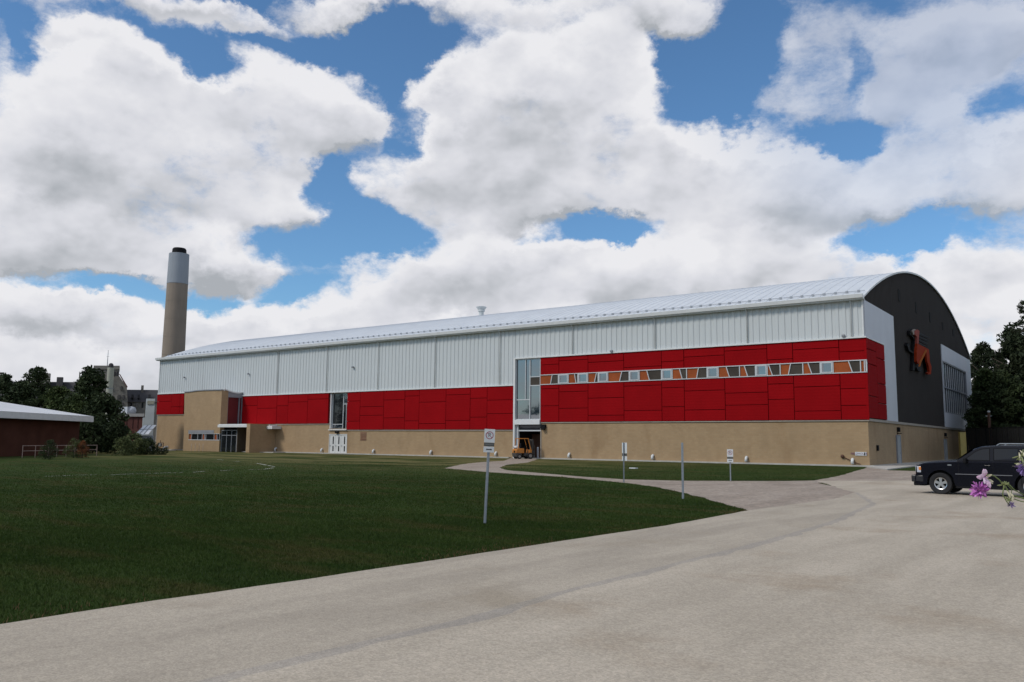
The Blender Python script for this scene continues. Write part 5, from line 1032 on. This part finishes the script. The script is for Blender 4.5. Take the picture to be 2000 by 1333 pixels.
        lz(MB().tube([(2.9, sd_*.62, 1.89), (3.0, sd_*.62, 1.96), (4.4, sd_*.62, 1.96), (4.5, sd_*.62, 1.88)], .022, 6), 'roof_rail', GALV)
        mr = lz(MB().box((1.83, sd_*(Wd-.04), 1.22), (1.93, sd_*(Wd+.18), 1.41)).box((1.80, sd_*(Wd-.1), 1.25), (1.86, sd_*(Wd), 1.30)), 'wing_mirror', BLACK, bevel=.03)
        lz(MB().box((1.24, yb, 1.11), (1.38, yb+sd_*.008, 1.145)), 'fender_badge', CHROME)
        # lamps
        hl = lz(MB().prism([(.035, sd_*.60, .72), (.035, sd_*.60, .965), (.10, sd_*.90, .965), (.24, sd_*(Wd+.004), .955), (.26, sd_*(Wd+.004), .76), (.09, sd_*.90, .72)] if 0 else [(.03, sd_*.60, .82), (.05, sd_*.86, .82), (.13, sd_*(Wd+.006), .82), (.27, sd_*(Wd+.008), .82), (.10, sd_*.60, .82)], (0, 0, .24)), 'headlight', LAMPC)
        lz(MB().box((.19, sd_*(Wd-.01), .90), (.278, sd_*(Wd+.014), 1.04)), 'indicator', LAMPO, bevel=.015)
        lz(MB().box((4.98, sd_*.70, .95), (5.11, sd_*.92, 1.3)), 'tail_light', SIGNR, bevel=.02)
        # wheels
        for cx_ in (wf, wr_):
            y0, y1 = sd_*(Wd-.27), sd_*(Wd-.015); prof_t = [(0, .29), (.0, .36), (.02, .38), (.235, .38), (.255, .365), (.255, .29)]
            mb = MB(); pr = [(y0, .25), (y0, .39), (y0+(y1-y0)*.08, .41), (y0+(y1-y0)*.92, .41), (y1, .39), (y1, .27), (y0+(y1-y0)*.9, .235), (y0+(y1-y0)*.75, .225)]; ns = 32
            for (y, r) in pr:
                for a in range(ns): t = 2*math.pi*a/ns; mb.v.append((cx_+r*math.cos(t), y, Rw+r*math.sin(t)))
            for k_ in range(len(pr)-1):
                for a in range(ns): b = (a+1) % ns; mb.f.append((k_*ns+a, k_*ns+b, (k_+1)*ns+b, (k_+1)*ns+a)); mb.m.append(0)
            wl = lz(mb, 'wheel', RUBBER, smooth=True); md = wl.modifiers.new('edge', 'EDGE_SPLIT'); md.split_angle = math.radians(40)
            yi = y1-sd_*.04; mb = MB(); mb.tube([(cx_, yi-sd_*.03, Rw), (cx_, yi+sd_*.012, Rw)], .055, 12)
            for k_ in range(5):
                a = math.pi/2+2*math.pi*k_/5; d = Vector((math.cos(a), 0, math.sin(a))); e = Vector((-math.sin(a), 0, math.cos(a))); c = Vector((cx_, yi, Rw))
                mb.prism([c+d*.035-e*.035, c+d*.035+e*.035, c+d*.215+e*.062, c+d*.215-e*.062], (0, -sd_*.03, 0))
            mb2 = []
            for a in range(32):
                t, t2 = 2*math.pi*a/32, 2*math.pi*(a+1)/32; mb.poly([(cx_+.205*math.cos(t), yi, Rw+.205*math.sin(t)), (cx_+.205*math.cos(t2), yi, Rw+.205*math.sin(t2)), (cx_+.238*math.cos(t2), yi+sd_*.012, Rw+.238*math.sin(t2)), (cx_+.238*math.cos(t), yi+sd_*.012, Rw+.238*math.sin(t))])
            lz(mb, 'rim', CHROME, wl); lz(MB().tube([(cx_, y0+sd_*.02, Rw), (cx_, y0+sd_*.08, Rw)], .225, 20), 'brake_disc', BLACK, wl)
    for cx_ in (wf, wr_): lz(MB().box((cx_-.46, -.66, .33), (cx_+.46, .66, .92)), 'wheel_well', BLACK)
    lz(MB().box((.5, -.6, .24), (4.6, .6, .36)), 'underbody', BLACK)
    # grille with cross bars, bumper, plate
    gr_ = lz(MB().box((.0, -.52, .76), (.06, .52, 1.08)), 'grille', BLACK, bevel=.02); lz(MB().box((-.012, -.02, .76), (.02, .02, 1.08)).box((-.012, -.52, .9), (.02, .52, .935)).box((-.012, -.54, 1.07), (.03, .54, 1.1)), 'grille_bar', PAINT, gr_)
    lz(MB().prism([(-.10, -.93, .44), (-.13, -.80, .44), (-.16, 0, .44), (-.13, .80, .44), (-.10, .93, .44), (.35, .955, .44), (.35, -.955, .44)], (0, 0, .27)), 'front_bumper', mat('bumper_black', (.012, .011, .013), .4), bevel=.04); lz(MB().prism([(-.04, -.88, .30), (-.08, 0, .30), (-.04, .88, .30), (.4, .9, .30), (.4, -.9, .30)], (0, 0, .14)), 'front_valance', BLACK, bevel=.03)
    lz(MB().box((4.95, -.9, .42), (5.2, .9, .66)), 'rear_bumper', BLACK, bevel=.04)
    for y in (-.3, .3): lz(MB().tube([(2.4, y, 1.2), (2.4, y, 1.6)], .02, 4).box((2.35, y-.24, 1.0), (2.5, y+.24, 1.6)).box((2.38, y-.12, 1.6), (2.46, y+.12, 1.76)), 'front_seat', BLACK, bevel=.04)
suvp = onG(1838, 966); aH = math.radians(42)
Lft = Vector((-_R0[0], -_R0[1], 0)); Fw = Vector((-math.sin(YAW), math.cos(YAW), 0)); head = Lft*math.cos(aH)+Fw*math.sin(aH); tail = -head
rzS = math.atan2(tail.y, tail.x); side = Vector((-math.sin(rzS), math.cos(rzS), 0))   # local +Y
sgn = -1 if side.dot(Fw) > 0 else 1                                                   # which local side faces us
orig = Vector((suvp.x, suvp.y, .0))-tail*.93-side*(sgn*.84)
suv = thing('parked_suv', (orig.x, orig.y, .012), 'shiny black sport utility vehicle with alloy wheels parked on the right side of the road', 'car', None, rzS); make_suv(suv)

# ------------------------------------------------------------------ flowers leaning into the view at the right
DW_ = 2.0
PINK = mat('petal_pink', (.70, .42, .60), .6, .25, 60, col2=(.82, .70, .80)); CREAM = mat('petal_cream', (.60, .55, .38), .6, .2, 60); MAG = mat('petal_magenta', (.52, .17, .50), .6, .3, 90); VIO = mat('petal_violet', (.20, .13, .34), .6, .3, 90); STEM = mat('stem_green', (.13, .17, .05), .6, .25, 30)
def F3(px, py, d=DW_): return at(px, py, d)
def petal(mb, c, d, L, w, up=None, curl=.0):
    c = Vector(c); d = Vector(d).normalized(); u = (up or Vector(-_F)).copy(); u = Vector(u); s = d.cross(u).normalized(); nn_ = s.cross(d).normalized(); pts = []
    for t, ww in ((0, .25), (.3, .8), (.62, 1), (.88, .6), (1, .05)):
        p = c+d*L*t+nn_*(math.sin(t*2.6)*curl*L); pts.append((p-s*w*ww/2, p+s*w*ww/2, p+nn_*w*.10*ww))
    for a, b in zip(pts, pts[1:]): mb.poly([a[0], a[2], b[2], b[0]]); mb.poly([a[2], a[1], b[1], b[2]])
    return mb
def scr(dx, dy, dz=0): return Vector(_R)*dx-Vector(_U)*dy-Vector(_F)*dz      # direction by look: right, down, towards viewer
u1 = DW_/FPX
fl_ = thing('flowering_plant', (F3(2120, 1000).x, F3(2120, 1000).y, 0), 'tall wild flower stem with pink and magenta blossoms leaning in from the right', 'flower')
b0 = F3(2120, 1000); rootp = Vector((b0.x, b0.y, .0))
MB().tube([rootp, Vector((b0.x, b0.y, 1.2)), F3(2090, 985), F3(2030, 972), F3(2004, 975), F3(1972, 966), F3(1962, 948)], [.007, .006, .004, .0025, .0022, .002, .0018], 6).build('stem', STEM, fl_, smooth=True)
MB().tube([F3(1960, 948), F3(1952, 938), F3(1942, 930), F3(1932, 927.5), F3(1922, 929)], [.0018, .0017, .0016, .0015, .002], 6).tube([F3(2004, 969), F3(1982, 958), F3(1972, 948), F3(1958, 945)], .0014, 6).tube([F3(1961, 950), F3(1958, 966), F3(1966, 980), F3(1972, 988)], [.0016, .0014, .0012, .001], 6).tube([F3(1966, 947), F3(1976, 956), F3(1975, 972), F3(1970, 984)], .0009, 5).tube([F3(2120, 1000), F3(2040, 985), F3(1995, 980), F3(1972, 972)], .0012, 5).build('stem', STEM, fl_, smooth=True)
# upper pink trumpet blossom
bl = MB(); c = F3(1920, 932)
for (dx, dy, dz, L, w) in ((-.35, -1, .5, 22, 11), (.1, -1, .2, 17, 9), (-1, -.1, .4, 22, 10), (-.9, -.55, .7, 17, 10), (-.4, .6, .7, 20, 9), (.35, .9, .4, 24, 9), (.1, 1, .7, 20, 8), (-.1, -.2, 1, 14, 12)): petal(bl, c, scr(dx, dy, dz), L*u1, w*u1, curl=.25)
bl.build('pink_blossom', PINK, fl_, smooth=True)
bl = MB(); c = F3(1922, 934)
for (dx, dy, L) in ((1, .45, 18), (1, .75, 19), (.8, 1.1, 17), (1, -.6, 16), (.3, .5, 13)): petal(bl, c, scr(dx, dy, .3), L*u1, 4.5*u1, curl=.1)
bl.build('cream_petals', CREAM, fl_, smooth=True)
# lower magenta pompom
for (cx_, cy_, R1, m_, nm, npet) in ((1913, 958, 17, MAG, 'magenta_blossom', 90), (1975, 986, 7, VIO, 'violet_blossom', 40), (1999, 915, 13, VIO, 'violet_blossom', 60)):
    bl = MB(); g2 = random.Random(int(cx_)); c = F3(cx_, cy_)
    for k_ in range(npet):
        d = Vector((g2.gauss(0, 1), g2.gauss(0, 1), g2.gauss(0, 1))).normalized(); petal(bl, c+d*R1*.15*u1, d, R1*g2.uniform(.75, 1.12)*u1, 4.6*u1*(R1/17), up=Vector((g2.gauss(0, 1), g2.gauss(0, 1), g2.gauss(0, 1))), curl=.12)
    bl.build(nm, m_, fl_, smooth=True)
# bracts and small leaves at the joint, creamy tubes
bl = MB(); g2 = random.Random(4)
for (jx, jy, n_, Lr) in ((1960, 947, 16, 11), (1968, 975, 10, 10), (1993, 890, 9, 22), (1999, 905, 6, 16)):
    for k_ in range(n_): a = g2.uniform(0, 6.28); petal(bl, F3(jx, jy), scr(math.cos(a), math.sin(a), g2.uniform(-.5, .8)), Lr*g2.uniform(.5, 1.1)*u1, 3.0*u1, curl=.2)
bl.build('bracts', mat('bract_green', (.24, .27, .11), .6, .3, 60), fl_, smooth=True)
bl = MB()
for (jx, jy, dx, dy, L) in ((1966, 958, .3, 1, 16), (1970, 962, .8, .9, 13), (1976, 966, -.1, 1, 14), (1992, 880, .6, .9, 22), (1990, 884, -.1, 1, 18), (1993, 905, -1, .2, 13)): petal(bl, F3(jx, jy), scr(dx, dy, .3), L*u1, 4.5*u1, curl=.15)
bl.build('cream_petals', CREAM, fl_, smooth=True)
